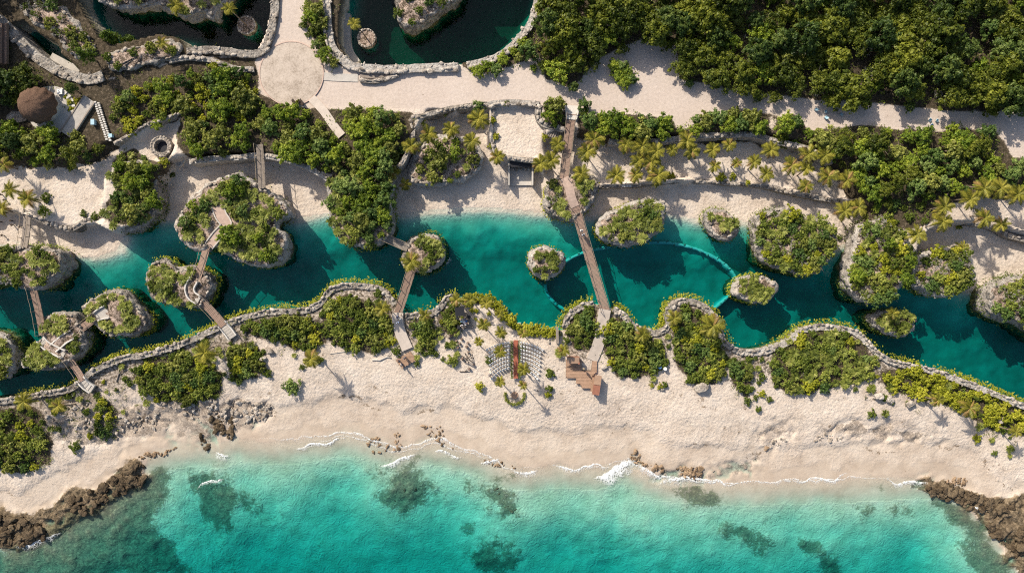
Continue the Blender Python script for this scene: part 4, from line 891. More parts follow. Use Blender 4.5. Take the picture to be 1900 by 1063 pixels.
for kd, px, py, s_, w in [(SH, 540, 718, 1.15, 'alone on the open beach'), (BR, 890, 718, .85, 'left of the altar'), (SH, 1021, 694, .75, 'right of the chair rows'), (SH, 1020, 722, .7, 'right of the altar, upper one'), (BR, 1017, 734, .55, 'right of the altar, lower one'),
      (SH, 839, 670, .95, 'below the stage'), (BR, 876, 576, .4, 'beside the stage, left one'), (BR, 884, 577, .4, 'beside the stage, right one'), (BR, 907, 582, .45, 'among the palms by the lagoon lip'), (BR, 882, 592, .3, 'just right of the stage'), (SH, 907, 670, .55, 'at the left end of the chair rows'),
      (SH, 972, 645, .5, 'among the right-hand chairs'), (SH, 1390, 745, .8, 'alone below the bay dune'), (SH, 1235, 715, .6, 'at the foot of the sand gully'), (SH, 590, 668, .7, 'at the foot of the round dune'), (BR, 729, 633, .6, 'on the edge of the sandy bridge path'), (SH, 735, 652, .8, 'above the small square deck'),
      (TR, 1083, 194, .62, 'alone at the head of the upper footbridge'), (TR, 888, 196, .6, 'at the left corner of the square pad'), (BR, 914, 222, .7, 'left of the square pad, upper one'), (BR, 912, 268, .6, 'left of the square pad, lower one'), (BR, 1012, 252, .65, 'right of the square pad'), (BR, 920, 252, .55, 'left of the square pad, middle one'),
      (BR, 782, 222, .6, 'at the left end of the palm court wall'), (BR, 1340, 328, .8, 'on the terrace kerb, left of two'), (BR, 1362, 326, .75, 'on the terrace kerb, right of two'), (BR, 1390, 338, .55, 'at the right end of the terrace kerb'), (BR, 1245, 325, .8, 'on the terrace kerb beside the palms'), (BR, 1222, 338, .6, 'below the palms on the terrace kerb'),
      (SH, 80, 366, .7, 'on the rim of the western terrace'), (TR, 82, 392, .55, 'at the rim of the western terrace'), (SH, 150, 396, .7, 'on the western terrace wall, left'), (SH, 172, 402, .7, 'on the western terrace wall, right'), (SH, 155, 765, .6, 'on the rocky dune at lower left'), (SH, 135, 830, .8, 'on the sand above the rocky shore'),
      (BR, 305, 300, .8, 'below the stone well'), (SH, 120, 735, .6, 'near the lowest left footbridge'), (SH, 365, 618, .55, 'on the bank beside the second footbridge'), (BR, 1784, 420, .55, 'on the eastern beach kerb'), (SH, 430, 590, .7, 'above the second bridge end'), (SH, 700, 545, .7, 'behind the lagoon wall by the round dune'),
      (SH, 940, 190, .45, 'on top of the square pad wall'), (BR, 823, 204, .45, 'on the palm court wall'), (SH, 1560, 440, .6, 'on the beach beside the leafy islet')]:
    single(kd, px, py, s_, w)
# tall slim trees by the upper left pond
K_SLIM = Kind('slim_tree', 'tree')
for k in range(2):
    v, f = crown_np(1.5, 5.2, 1.6, 60, 44, .28, 1200+k, puff=.34, flat=1.2, jit=.3); K_SLIM.add(('crown', mesh_np('crown', v, f, L_TREE)), ('trunk', trunk_mb(1.3, 4.0, 88+k, .14).mesh('trunk', M_BARK, True)))
for px, py, s_, w in [(222, 82, 1.0, 'taller one by the upper left pond'), (178, 112, .8, 'shorter one by the upper left pond'), (243, 76, .75, 'right-hand one by the upper left pond')]:
    x, y, z = PG(px, py, .5); plant(K_SLIM, x, y, surf(x, y), s_, w)
# oversized trees added out of view at the upper left, to shade the corner
for k in range(34):
    rg = random.Random(400+k); px, py = (rg.uniform(-200, -75), rg.uniform(-190, 200)) if k < 20 else (rg.uniform(-60, 320), rg.uniform(-240, -130))
    x, y = P2(px, py, 4.5); plant(K_FOREST, x, y, 4.4, rg.uniform(2.2, 2.9), 'added beyond upper left for shade')

ADJ = {'forest_tree': 'dark green forest tree', 'broadleaf_tree': 'green leafy tree', 'shrub': 'low olive green shrub', 'bright_shrub': 'bright yellow-green shrub', 'fan_palm': 'spiky fan palm', 'bare_shrub': 'bleached bare-branched shrub', 'slim_tree': 'slim dense tree'}
GRP = {'forest_tree': 'trees of the dark forest', 'broadleaf_tree': 'leafy trees around the lagoon', 'shrub': 'olive shrubs of the dunes and islets', 'bright_shrub': 'bright shrubs', 'fan_palm': 'fan palms on islets and dunes', 'bare_shrub': 'bare-branched shrubs', 'slim_tree': 'slim trees by the pond'}
def put_plants():
    by = {}
    for p in PLANTS: by.setdefault(p[0].name, []).append(p)
    for nm, ps in by.items():
        ps.sort(key=lambda p: -p[4] * (1.0 if abs(p[1]) < 95 and abs(p[2]) < 53 else 0.3)); keep, rest = ps[:300], ps[300:]
        reg = {}
        for p in keep: reg.setdefault(p[5], []).append(p)
        for where, q in reg.items():
            rows = 1 if len(q) <= 12 else max(2, round(math.sqrt(len(q) / 9.0)))
            q.sort(key=lambda p: -p[2]); per = math.ceil(len(q) / rows)
            for r in range(rows):
                row = sorted(q[r*per:(r+1)*per], key=lambda p: p[1])
                band = '' if rows == 1 else (' upper band' if r == 0 else ' lower band' if r == rows-1 else ' middle band' if rows == 3 else ' %s band from the top' % ordn(r))
                for i, (kd, x, y, z, s_, w) in enumerate(row):
                    lab = '%s %s' % (ADJ[nm], w)
                    if len(q) > 1: lab += ', %s from left' % ordn(i) + (' in' + band if band else '')
                    ws = lab.split()
                    if len(ws) > 16: lab = '%s %s, %s from left' % (ADJ[nm].split()[-2] + ' ' + ADJ[nm].split()[-1], ' '.join(w.split()[:7]), ordn(i)) + (' in' + band if band else '')
                    parts = kd.var[(i*5 + r*3 + int(abs(x)*7)) % len(kd.var)]
                    rt = thing(nm, lab, kd.cat, (x, y, z), rnd.uniform(0, 6.28), GRP[nm]); rt.scale = (s_, s_, s_*rnd.uniform(.85, 1.15))
                    for pn, me in parts: obj(pn, me, rt)
        if rest:                                   # the rest of a kind past three hundred: one mass
            vs = []; fs = []; b = 0; cache = {}
            for i, (kd, x, y, z, s_, w) in enumerate(rest):
                me = kd.var[i % len(kd.var)][0][1]
                if me.name not in cache:
                    v = np.empty(len(me.vertices)*3, np.float32); me.vertices.foreach_get('co', v); l = np.empty(len(me.loops), np.int32); me.loops.foreach_get('vertex_index', l); cache[me.name] = (v.reshape(-1, 3), l.reshape(-1, 4))
                v, l = cache[me.name]; a = rnd.uniform(0, 6.28); c_, q_ = math.cos(a)*s_, math.sin(a)*s_
                vs.append(np.stack([v[:, 0]*c_ - v[:, 1]*q_ + x, v[:, 0]*q_ + v[:, 1]*c_ + y, v[:, 2]*s_ + z], 1)); fs.append(l + b); b += len(v)
            o = obj(nm + '_growth', mesh_np(nm + '_growth', np.concatenate(vs), np.concatenate(fs), kd.var[0][0][1].materials[0]))
            o['kind'] = 'stuff'; tag(o, 'small further %s plants filling the gaps between the larger ones' % nm.replace('_', ' '), 'undergrowth')
put_plants()

# ------------------------------------------------------------------ low growth between the plants
rng = np.random.default_rng(77); C = []; N = []
for key, (poly, zp) in VEG.items():
    xs = [p[0] for p in poly]; ys = [p[1] for p in poly]; ar = (max(xs)-min(xs))*(max(ys)-min(ys))*S*S
    for _ in range(int(ar * (1.8 if zp < 5 else 1.1))):
        px, py = rng.uniform(min(xs), max(xs)), rng.uniform(min(ys), max(ys))
        if not in_poly(px, py, poly): continue
        x, y = P2(px, py, min(zp, 4.6)); z = gz(x, y)
        if z < 0.3: continue
        m = int(rng.integers(4, 9)); C.append(np.stack([rng.normal(x, .22, m), rng.normal(y, .22, m), z + rng.uniform(.03, .4, m)], 1)); N.append(np.tile([0, 0, 1.0], (m, 1)))
v, f = leaf_quads(np.concatenate(C), np.concatenate(N), .26, .6, rng)
o = obj('undergrowth', mesh_np('undergrowth', v, f, L_SHRUB)); o['kind'] = 'stuff'; tag(o, 'low green growth covering the soil under the bushes', 'undergrowth')

# ------------------------------------------------------------------ tufts of dune grass and seedlings thinning out into the sand
rng = np.random.default_rng(91); C = []; N = []
for _ in range(16000):
    i, j = int(rng.integers(0, len(GX))), int(rng.integers(0, len(GY))); q = soil[j, i]; z = HT[j, i]
    if q < .1 or z < .6 or rng.random() > (.9 if south[j, i] else .35) or vnoise(np.array([GX[i]*.3]), np.array([GY[j]*.3]), None, 33)[0] < .45: continue
    x, y = GX[i] + rng.uniform(-.17, .17), GY[j] + rng.uniform(-.17, .17); m = int(rng.integers(5, 14)); sp_ = rng.uniform(.1, .3)
    C.append(np.stack([rng.normal(x, sp_, m), rng.normal(y, sp_, m), z + rng.uniform(.03, .3, m)], 1)); N.append(np.tile([0, 0, 1.0], (m, 1)))
v, f = leaf_quads(np.concatenate(C), np.concatenate(N), .22, .6, rng, .45)
o = obj('dune_grass', mesh_np('dune_grass', v, f, L_FAN)); o['kind'] = 'stuff'; tag(o, 'tufts of dune grass and seedlings thinning out into the sand', 'grass')

# ------------------------------------------------------------------ coconut palms
def frond_mesh(L, droop, seed, mat):
    rg = random.Random(seed); vs = []; fs = []; n = 20; pts = []
    for i in range(n+1):
        t = i/n; pts.append(Vector((L*t*(1 - .12*droop*t), .06*L*math.sin(seed)*t*t, L*(.32*t - (.32 + .5*droop)*t*t))))
    for i in range(n):                             # the rib
        w = .06*(1 - i/n) + .012; a, b = pts[i], pts[i+1]; k = len(vs); vs += [a + Vector((0, w, 0)), a - Vector((0, w, 0)), b - Vector((0, w*.9, 0)), b + Vector((0, w*.9, 0))]; fs.append((k, k+1, k+2, k+3))
    for i in range(2, n+1):                        # leaflets on both sides
        t = i/n; ll = L*.34*math.sin(math.pi*min(1, .12 + t*.9))**.7 + .05
        for s in (-1, 1):
            p = pts[i]; q = p + Vector((ll*.62, s*ll*.80, -ll*(.22 + .35*rg.random()))); d = Vector((.10*L*.6, 0, 0)); k = len(vs)
            vs += [p - d*.55, p + d*.55, q]; fs.append((k, k+1, k+2) if s > 0 else (k, k+2, k+1))
    return mesh_np('frond', vs, fs, mat, False)
FRONDS = [frond_mesh(2.5, d, k+3, L_PALM) for k, d in enumerate((.5, .8, 1.1, .65))]
FDRY = [frond_mesh(2.3, 1.3, 17, L_DRY), frond_mesh(2.3, 1.0, 19, L_DRY)]
TRUNKS = {}
def palm_trunk(hh, lean):
    key = (round(hh, 1), round(lean, 1))
    if key not in TRUNKS:
        mb = MB(); n = 9; pts = [(lean*(k/n)**1.6, 0, -.3 + (hh+.3)*k/n) for k in range(n+1)]
        mb.tube(pts, [.17 if k == 0 else .115 - .035*k/n + (.012 if k % 2 else 0) for k in range(n+1)], 8); TRUNKS[key] = mb.mesh('trunk', M_BARK, True)
    return TRUNKS[key]
def palm(px, py, label, hh=4.0, s=0.85, lean=0.5, la=None, nf=16, dry=0.12, group='coconut palms'):
    la = rnd.uniform(0, 6.28) if la is None else la; lean = round(lean, 1); hh = round(hh, 1)
    z = 1.0
    for _ in range(5):
        x, y, _z = P(px, py, z + hh); bx, by = x - lean*math.cos(la), y - lean*math.sin(la); z = max(surf(bx, by), 0.0)
    rt = thing('coconut_palm', label, 'palm tree', (bx, by, z), 0, group)
    obj('trunk', palm_trunk(hh, lean), rt, (0, 0, 0), (0, 0, la))
    tx, ty = lean*math.cos(la), lean*math.sin(la)
    for k in range(nf):
        a = k*2.39996 + rnd.uniform(-.2, .2); t = k/nf; tilt = -.75 + 1.05*t + rnd.uniform(-.1, .1)
        me = rnd.choice(FDRY) if rnd.random() < dry*(.4 + t) else rnd.choice(FRONDS); sc = s*rnd.uniform(.85, 1.1)*(1 - .25*(1-t))
        obj('frond', me, rt, (tx, ty, hh), (rnd.uniform(-.25, .25), tilt, a), (sc, sc, sc))
    return rt
for args in [
 # palm terrace, west to east
 (1102,259,'palm by the head of the terrace, upper of the first pair',4.4,.95), (1089,281,'palm by the head of the terrace, lower of the first pair',4.0,.95), (1079,322,'palm half hidden behind the bridge islet',3.6,.8), (1143,325,'lone palm on the terrace edge above the round islet',3.6,.85),
 (1162,268,'palm in front of the hedge, left of the dense palm cluster',4.2,.85), (1192,271,'tallest yellow palm at the top of the dense cluster',4.6,.95), (1218,281,'yellow palm at the right of the dense cluster',4.4,.9), (1185,298,'palm at the lower left of the dense cluster',3.8,.8), (1208,300,'palm in the heart of the dense cluster',3.9,.85),
 (1221,325,'large palm at the foot of the dense cluster',3.8,.95), (1179,325,'small palm at the foot of the dense cluster',3.2,.7), (1248,278,'small palm right of the dense cluster',3.4,.6), (1275,261,'palm against the retaining wall, upper of two',4.2,.85), (1284,281,'palm below the retaining wall, lower of two',3.8,.75),
 (1323,278,'palm in mid terrace, upper of two in line',3.8,.75), (1326,308,'small palm in mid terrace, lower of two in line',3.0,.6), (1353,269,'palm near the wall, left of the bare sand',3.8,.65), (1367,303,'very small palm on the bare terrace sand',3.0,.5), (1400,300,'palm on the bare terrace sand, right of the smallest',3.6,.7),
 (1422,322,'palm near the right end of the terrace kerb',3.4,.75), (1431,278,'orange-tipped palm by the wall at the right of the terrace',4.2,.8), (1469,307,'palm at the right end of the terrace, first of a row',3.8,.85), (1496,312,'palm at the right end of the terrace, second of a row',3.6,.75), (1496,345,'orange palm standing lowest at the terrace end',3.2,.7),
 (1500,286,'palm under the wall at the right terrace end, upper left',4.4,.85), (1532,288,'palm under the wall at the right terrace end, upper right',4.4,.85), (1537,327,'palm below the grove, left of two',4.0,.9), (1572,334,'palm below the grove, right of two',4.0,.9),
 (1035,268,'palm right of the square pad, upper one',3.8,.75), (1023,298,'palm right of the square pad, middle one',3.8,.85), (1002,306,'palm right of the square pad, lowest one',3.4,.8), (922,291,'palm at the lower left corner of the square pad',3.2,.75), (888,220,'big palm at the upper left of the square pad',4.6,.95),
 (795,249,'palm in the court beside the headland path',4.4,.85), (836,239,'yellow palm in the shaded palm court',4.2,.8), (875,262,'yellow palm above the planted beach mound',4.2,.8), (763,271,'palm leaning out of the headland trees',4.6,.85), (729,318,'palm with hanging yellow fronds on the headland flank',3.4,.7), (752,342,'small palm beside the planted mound',2.4,.6),
 # east
 (1567,391,'palm left of the tall oblong islet, left of two',4.0,.85), (1593,384,'palm left of the tall oblong islet, right of two',4.4,.85), (1701,435,'palm drooping over the sand above the oblong islet',4.2,.9), (1752,384,'yellow palm above the eastern beach, upper left',4.6,.95), (1749,411,'yellow palm above the eastern beach, lower left',4.2,.9),
 (1800,370,'palm above the grey slatted mat',4.6,.95), (1826,404,'pale palm right of the grey slatted mat',3.8,.9), (1857,416,'palm at the edge of the shaded eastern beach',3.6,.8), (1786,460,'palm behind the domed islet',3.4,.7), (1826,349,'palm in the eastern thicket, left',4.8,.95), (1857,349,'palm in the eastern thicket, middle',4.8,.95), (1888,360,'palm in the eastern thicket, right',4.8,.95),
 (1877,510,'palm on top of the islet at the right edge',2.6,.7), (1640,580,'palm on the lens-shaped islet',2.4,.6),
 # islets and south bank
 (763,485,'big yellow palm on the islet between two bridges',2.6,.95), (577,665,'palm standing alone behind the open beach, long shadow',5.2,.85), (379,655,'large straw-coloured palm on the western dune',4.0,1.1), (709,573,'pale palm beside the round dune',3.0,.75), (44,744,'palm at the lagoon mouth in the lower left',4.0,.95), (108,752,'palm on the rocky dune in the lower left',5.0,.8),
 (1251,590,'yellow palm on the stone point of the bay, left',3.6,.75), (1323,604,'large yellow palm overhanging the bay wall',4.2,1.1), (1192,621,'yellow palm behind the double-bend wall',3.6,.75), (1799,757,'tall pale palm in the bright lower right hedge',4.2,.95), (1885,800,'palm at the lower right end of the hedge',4.6,.6), (1740,742,'small palm behind the bright hedge',4.0,.6),
 (788,585,'orange-tinged palm by the short lagoon wall',2.6,.6), (847,556,'palm on the point beside the stage',2.8,.65), (872,556,'palm at the left end of the lagoon lip hedge',3.8,.6), (902,562,'palm in the lagoon lip hedge',3.8,.6),
 # by the chairs
 (897,602,'palm left of the chairs, below the stage',4.2,.62), (929,617,'palm above the left block of chairs',3.8,.58), (927,582,'small orange palm near the lagoon lip',3.6,.45), (970,618,'orange palm above the right block of chairs',3.2,.5), (928,652,'palm among the left block of chairs',4.0,.6), (928,708,'palm below the left block of chairs',3.0,.5),
 (972,685,'palm beside the carpet among the right chairs',4.0,.6), (888,633,'wilted palm left of the chair rows',2.6,.45), (1045,650,'palm above the timber decks',3.0,.6), (970,714,'slim palm right of the altar path',5.0,.45),
 # west
 (7,305,'palm at the left edge above the western beach',4.2,.8), (51,368,'dark palm on the western terrace',3.6,.9), (18,352,'palm left of the western terrace',3.6,.8), (3,386,'palm at the left edge by the posts',2.8,.75), (300,80,'palm on the sunlit rock shelf',2.6,.6), (326,10,'palm on the boulders at the top of the upper left pond',2.4,.8)]:
    palm(*args[:2], args[2], args[3], args[4], lean=rnd.choice((.2, .4, .6, .8)))
# ------------------------------------------------------------------ footbridges
def bridge(label, a, b, za, zb, w=1.5, mat=None, sag=0.25):
    mat = mat or M_WOOD; A = Vector(P(a[0], a[1], za)); B = Vector(P(b[0], b[1], zb)); rt = thing('footbridge', label, 'footbridge', tuple(A.lerp(B, .5)), 0)
    o = Vector(rt.location); d = (B - A); L = d.length; u = d.normalized(); s = Vector((-u.y, u.x, 0)).normalized(); ang = math.atan2(u.y, u.x)
    f = lambda t: A + d*t + Vector((0, 0, -sag*4*t*(1-t))) - o
    pl = MB(); n = max(6, int(L/.22))
    for i in range(n):
        c = f((i+.5)/n); pl.box((c.x, c.y, c.z + rnd.uniform(-.012, .012)), (L/n*.86, w*rnd.uniform(.97, 1.02), .06), ang)
    dk = pl.build('plank_deck', mat, rt); dk['kind'] = 'stuff'
    m = 12
    for sd_ in (-1, 1):
        bm_ = MB()
        for i in range(m): p, q = f(i/m) + s*sd_*(w/2-.12) - Vector((0, 0, .14)), f((i+1)/m) + s*sd_*(w/2-.12) - Vector((0, 0, .14)); bm_.bar(p, q, .12, .2)
        bm_.build('beam', M_WOODGREY, rt)
        rl = MB(); k = max(2, int(L/2.2))
        rl.tube([f(i/m) + s*sd_*(w/2+.03) + Vector((0, 0, 1.0 - .1*math.sin(math.pi*((i*k/m) % 1)))) for i in range(m+1)], .045, 5)
        hr = rl.build('handrail', M_ROPE, rt, True)
        for i in range(k+1):
            c = f(i/k) + s*sd_*(w/2+.03); ps = MB(); ps.box((c.x, c.y, c.z+.45), (.10, .10, 1.15), ang); ps.build('post', M_WOODGREY, hr)
bridge('footbridge from the western beach to the shaded rock islet', (50,398), (43,462), 3.1, 4.9, 1.35, M_WOODGREY)
bridge('short footbridge below the shaded islet at the left', (60,532), (79,622), 4.9, 3.7, 1.3)
bridge('footbridge to the teardrop islet with the clearing', (133,622), (182,585), 3.7, 3.4, 1.35)
bridge('lowest left footbridge landing on the seaward bank', (119,655), (154,706), 3.7, 2.7, 1.25)
bridge('footbridge from the largest islet to the heart-shaped islet', (385,452), (364,522), 4.8, 3.9, 1.3)
bridge('footbridge from the heart-shaped islet to the seaward bank', (368,552), (416,604), 3.9, 2.8, 1.5)
bridge('grey footbridge from the headland to the palm islet', (694,432), (757,460), 4.9, 3.4, 1.4, M_WOODGREY)
bridge('footbridge from the palm islet to the seaward bank', (765,497), (738,583), 3.4, 2.8, 1.5)
bridge('upper footbridge crossing the palm terrace', (1060,212), (1046,332), 4.8, 4.4, 1.6)
bridge('longest footbridge, across the lagoon right of centre', (1066,382), (1123,576), 4.4, 2.9, 1.65, None, .5)
bridge('shaded footbridge under the western trees', (481,268), (486,350), 4.9, 4.9, 1.3, M_WOODGREY)

# ------------------------------------------------------------------ stairs and paved paths
def ribbon(name, label, cat, pts, w, mat, rails=0.0, thick=0.35, step=0.0, railmat=None, wf=None, kind=None):
    """pts: (px, py, z); a paved strip, in steps where asked, with low side walls"""
    Lp = resample([P(x, y, z) for x, y, z in pts], step or .6); n = len(Lp); c0 = Lp[n//2]
    rt = thing(name, label, cat, (c0.x, c0.y, 0)); o = Vector((c0.x, c0.y, 0)); sides = []
    if kind: rt['kind'] = kind
    for i in range(n):
        d = Lp[min(i+1, n-1)] - Lp[max(i-1, 0)]; d.z = 0; d.normalize(); s = Vector((-d.y, d.x, 0)); ww = (w if wf is None else w*wf(i/(n-1)))/2
        sides.append((Lp[i] - o + s*ww, Lp[i] - o - s*ww))
    if step:
        for i in range(n-1):
            z = (Lp[i].z + Lp[i+1].z)/2; mb = MB(); q = [sides[i][0], sides[i+1][0], sides[i+1][1], sides[i][1]]; mb.prism([(v.x, v.y) for v in q], z-thick, z); mb.build('step', mat, rt)
    else:
        vs = []; fs = []
        for l, r in sides: vs += [l, r, r - Vector((0, 0, thick)), l - Vector((0, 0, thick))]
        for i in range(n-1):
            k = 4*i; fs += [(k+1, k+5, k+4, k), (k+2, k+6, k+5, k+1), (k, k+4, k+7, k+3)]
        fs += [(0, 3, 2, 1), (4*n-4, 4*n-3, 4*n-2, 4*n-1)]; obj('paving', mesh_np('paving', vs, fs, mat, False), rt)
    if rails:
        for j in (0, 1):
            mb = MB()
            for i in range(n-1):
                a, b = sides[i][j] + Vector((0, 0, rails/2-.05)), sides[i+1][j] + Vector((0, 0, rails/2-.05)); mb.bar(a, b, .22, rails)
            mb.build('side_wall', railmat or M_PLASTER, rt)
    return rt
ribbon('concrete_stair', 'curved concrete stair on the heart-shaped islet', 'stair', [(362,518,4.0),(354,534,3.95),(358,548,3.95),(370,556,3.95)], 1.6, M_CONC, .7, .5, .5)
ribbon('concrete_stair', 'concrete stair zigzagging over the islet of three bridges, lower flight', 'stair', [(77,628,3.9),(88,640,3.8),(102,648,3.8),(120,657,3.8)], 1.5, M_CONC, .6, .5, .5)
ribbon('concrete_stair', 'concrete stair leading to the teardrop islet bridge, upper flight', 'stair', [(100,646,3.8),(112,636,3.85),(122,628,3.85),(136,620,3.8)], 1.6, M_CONC, .45, .5, .5)
ribbon('flared_landing', 'pale flared landing at the teardrop islet end of its bridge', 'landing', [(178,588,3.5),(188,582,3.5),(200,578,3.6)], 1.6, M_CONC, .4, .5, 0, None, lambda t: 1 + .5*t)
ribbon('concrete_stair', 'pale stair at the landing of the second seaward bridge', 'stair', [(412,600,2.75),(422,612,2.7),(432,626,2.6)], 1.6, M_CONC, .4, .5, .55)
ribbon('concrete_stair', 'pale stair with curved walls at the lowest left landing', 'stair', [(150,702,2.7),(160,714,2.6),(172,722,2.4)], 1.5, M_CONC, .4, .5, .55)
ribbon('sand_path', 'pale sandy path from the palm islet bridge down to the deck', 'path', [(738,580,2.85),(738,598,2.7),(744,620,2.5),(756,648,2.3)], 2.0, M_SANDPATH, 0, .6)
ribbon('sand_path', 'grey white path from the long bridge to the timber decks', 'path', [(1123,574,2.95),(1119,595,2.8),(1115,620,2.6),(1108,645,2.4),(1098,668,2.25)], 2.1, M_SANDPATH, 0, .6)
ribbon('pink_path', 'pinkish path curving over the largest islet', 'path', [(404,382,5.25),(410,400,5.3),(420,418,5.3),(402,438,5.1),(388,456,4.85)], 1.8, M_PINK, .2, .5, 0, M_CONC, lambda t: 1.2 - .3*t)
ribbon('islet_path', 'dusty path over the islet at the head of the long bridge', 'path', [(1047,330,4.5),(1056,348,4.7),(1060,366,4.7),(1067,384,4.45)], 1.6, M_PINK, 0, .5)
ribbon('bridge_ramp', 'pale forked ramp at the head of the upper footbridge', 'ramp', [(1060,222,4.85),(1061,210,4.8),(1062,196,4.62)], 1.7, M_PLASTER, .45, .5, 0, None, lambda t: 1 + .5*t)
ribbon('side_path', 'straight narrow path leading from the plaza into the headland trees', 'path', [(578,182,4.74),(600,206,4.76),(618,232,4.76),(634,252,4.74)], 1.5, M_SANDPATH, 0, .3)
ribbon('garden_walk', 'pale kerb walk from the plaza towards the pond steps', 'path', [(600,142,4.60),(632,144,4.60),(664,145,4.60)], 1.4, M_CONC, 0, .3)
ribbon('timber_steps', 'brown timber steps between the boulders below the pond', 'steps', [(668,139,4.7),(690,140,4.75),(712,139,4.8)], 1.0, M_WOODGREY, 0, .3, .45)
ribbon('timber_steps', 'grey timber steps under the upper footbridge', 'steps', [(1011,238,4.4),(1026,246,4.0),(1040,254,3.4),(1050,258,3.0)], 1.9, M_WOODGREY, 0, .25, .42)
ribbon('grey_ramp', 'grey paved ramp beside the thatched hut', 'ramp', [(122,250,5.0),(138,226,5.0),(152,204,5.0),(166,184,5.0)], 2.2, M_CONC, .15, .8, 0, M_WOODGREY)
ribbon('pond_ledge', 'grey ledge along the left side of the right-hand pond', 'ledge', [(640,25,1.2),(640,60,1.2),(644,92,1.1),(660,118,1.0)], 1.9, M_CONC, 0, 2.5)
ribbon('pool_shelf', 'brown shelf beside the dark upper left pool', 'ledge', [(92,108,2.2),(110,118,2.2),(130,128,2.2),(150,134,2.2)], 2.2, M_CONC, 0, 3)

# ------------------------------------------------------------------ plaza
px_, py_, _ = P(541, 137, 4.56); mb = MB(); mb.lathe([(0.001, 4.64), (3, 4.64), (5.6, 4.62), (5.6, 4.2)], 72, (px_, py_))
t = NT('plaza_paving', .9, .2); p = t.pos(); a = t.noise(p, .5, 5, .65); b = t.noise(p, 4.0, 4, .6)
t.base(t.ramp(t.math('ADD', t.math('MULTIPLY', a, .6), t.math('MULTIPLY', b, .4)), [(.33, (.30, .24, .185)), (.5, (.48, .40, .325)), (.66, (.58, .49, .405))])); t.normal(t.bump(b, .4, .05))
struct('plaza', mb.mesh('plaza', t.m)); mb = MB(); mb.lathe([(5.62, 4.3), (5.62, 4.67), (5.80, 4.67), (5.80, 4.3)], 72, (px_, py_))
kb = obj('plaza_kerb', mb.mesh('plaza_kerb', M_PINK)); kb['kind'] = 'structure'
# ------------------------------------------------------------------ thatched hut
x, y, z = P(84, 200, 5.0); hut = thing('thatched_hut', 'round thatched hut roof in the upper left', 'hut', (x, y, 4.4))
def thatch(r0, hh, n=48, rings=12):
    vs = []; fs = []
    for j in range(rings+1):
        t_ = j/rings; rr = r0*math.cos(t_*1.45)**.8 if t_ < 1 else .02; zz = hh*math.sin(t_*1.5)
        for k in range(n):
            q = 1 + .05*math.sin(k*2*math.pi/n*11 + j) + rnd.uniform(-.025, .025); vs.append((rr*q*math.cos(2*math.pi*k/n), rr*q*math.sin(2*math.pi*k/n), zz + rnd.uniform(-.04, .04)))
    for j in range(rings):
        for k in range(n): fs.append((j*n+k, j*n+(k+1) % n, (j+1)*n+(k+1) % n, (j+1)*n+k))
    return mesh_np('thatch_roof', vs, fs, M_THATCH, True)
obj('thatch_roof', thatch(3.15, 2.9), hut, (0, 0, 2.1)); mb = MB(); mb.lathe([(2.6, 0), (2.6, 2.3)], 32); mb.build('wall', M_PLASTER, hut)
mb = MB(); mb.lathe([(0.01, .35), (4.3, .35), (4.3, -.3)], 40, (.9, -.35)); mb.build('terrace', M_CONC, hut)
for k in range(6):
    a = R(62 - k*13); mb = MB(); mb.box((.9 + 3.9*math.cos(a), -.35 + 3.9*math.sin(a), .45), (1.0, .38, .18), a); mb.build('step', M_PLASTER, hut)
x, y, z = P(34, 218, 4.6); tag(MB().prism([(x + (1.9+.3*math.sin(k*1.7))*math.cos(k*.7), y + (1.1+.2*math.cos(k*2.1))*math.sin(k*.7)) for k in range(9)], 4.2, 4.85).build('flat_rock', M_STONE), 'flat grey rock slab left of the thatched hut', 'rock')
sp = thing('slab_path', 'double row of white stepping slabs beside the grey ramp', 'stepping stones', P(188, 222, 4.6)); o = Vector(sp.location)
for i in range(17):
    for j in (0, 1):
        x, y, z = P(177 + i*1.35 + j*6.5, 190 + i*4.3 + j*2, 4.75); mb = MB(); mb.box((x-o.x, y-o.y, z-o.z+.05), (.42, .26, .3), rnd.uniform(-.3, .1)); mb.build('slab', M_PLASTER, sp)
for px, py, w_, d_, m, lab in [(173, 227, .55, .9, M_LBLUE, 'pale blue box beside the white stepping slabs'), (206, 252, .5, .5, M_LBLUE, 'small pale box at the lower end of the stepping slabs'), (112, 171, .8, .8, M_WHITE, 'small white square hatch above the thatched hut')]:
    x, y, z = P(px, py, 5.0); mb = MB(); mb.box((0, 0, .35), (w_, d_, .8)); mb.box((0, 0, .79), (w_+.1, d_+.1, .08)); tag(mb.build('utility_box', m, None, loc=(x, y, 4.45)), lab, 'box')
x, y, z = P(5, 80, 6); mb = MB(); mb.box((0, 0, .15), (1.1, 7.2, .25)); mb.box((-.35, 0, .5), (.2, 7.2, .5)); mb.box((.45, 0, .45), (.2, 7.2, .4)); tag(mb.build('timber_gutter', M_WOOD, None, loc=(x, y, 5.2)), 'long brown timber channel at the upper left edge', 'channel')
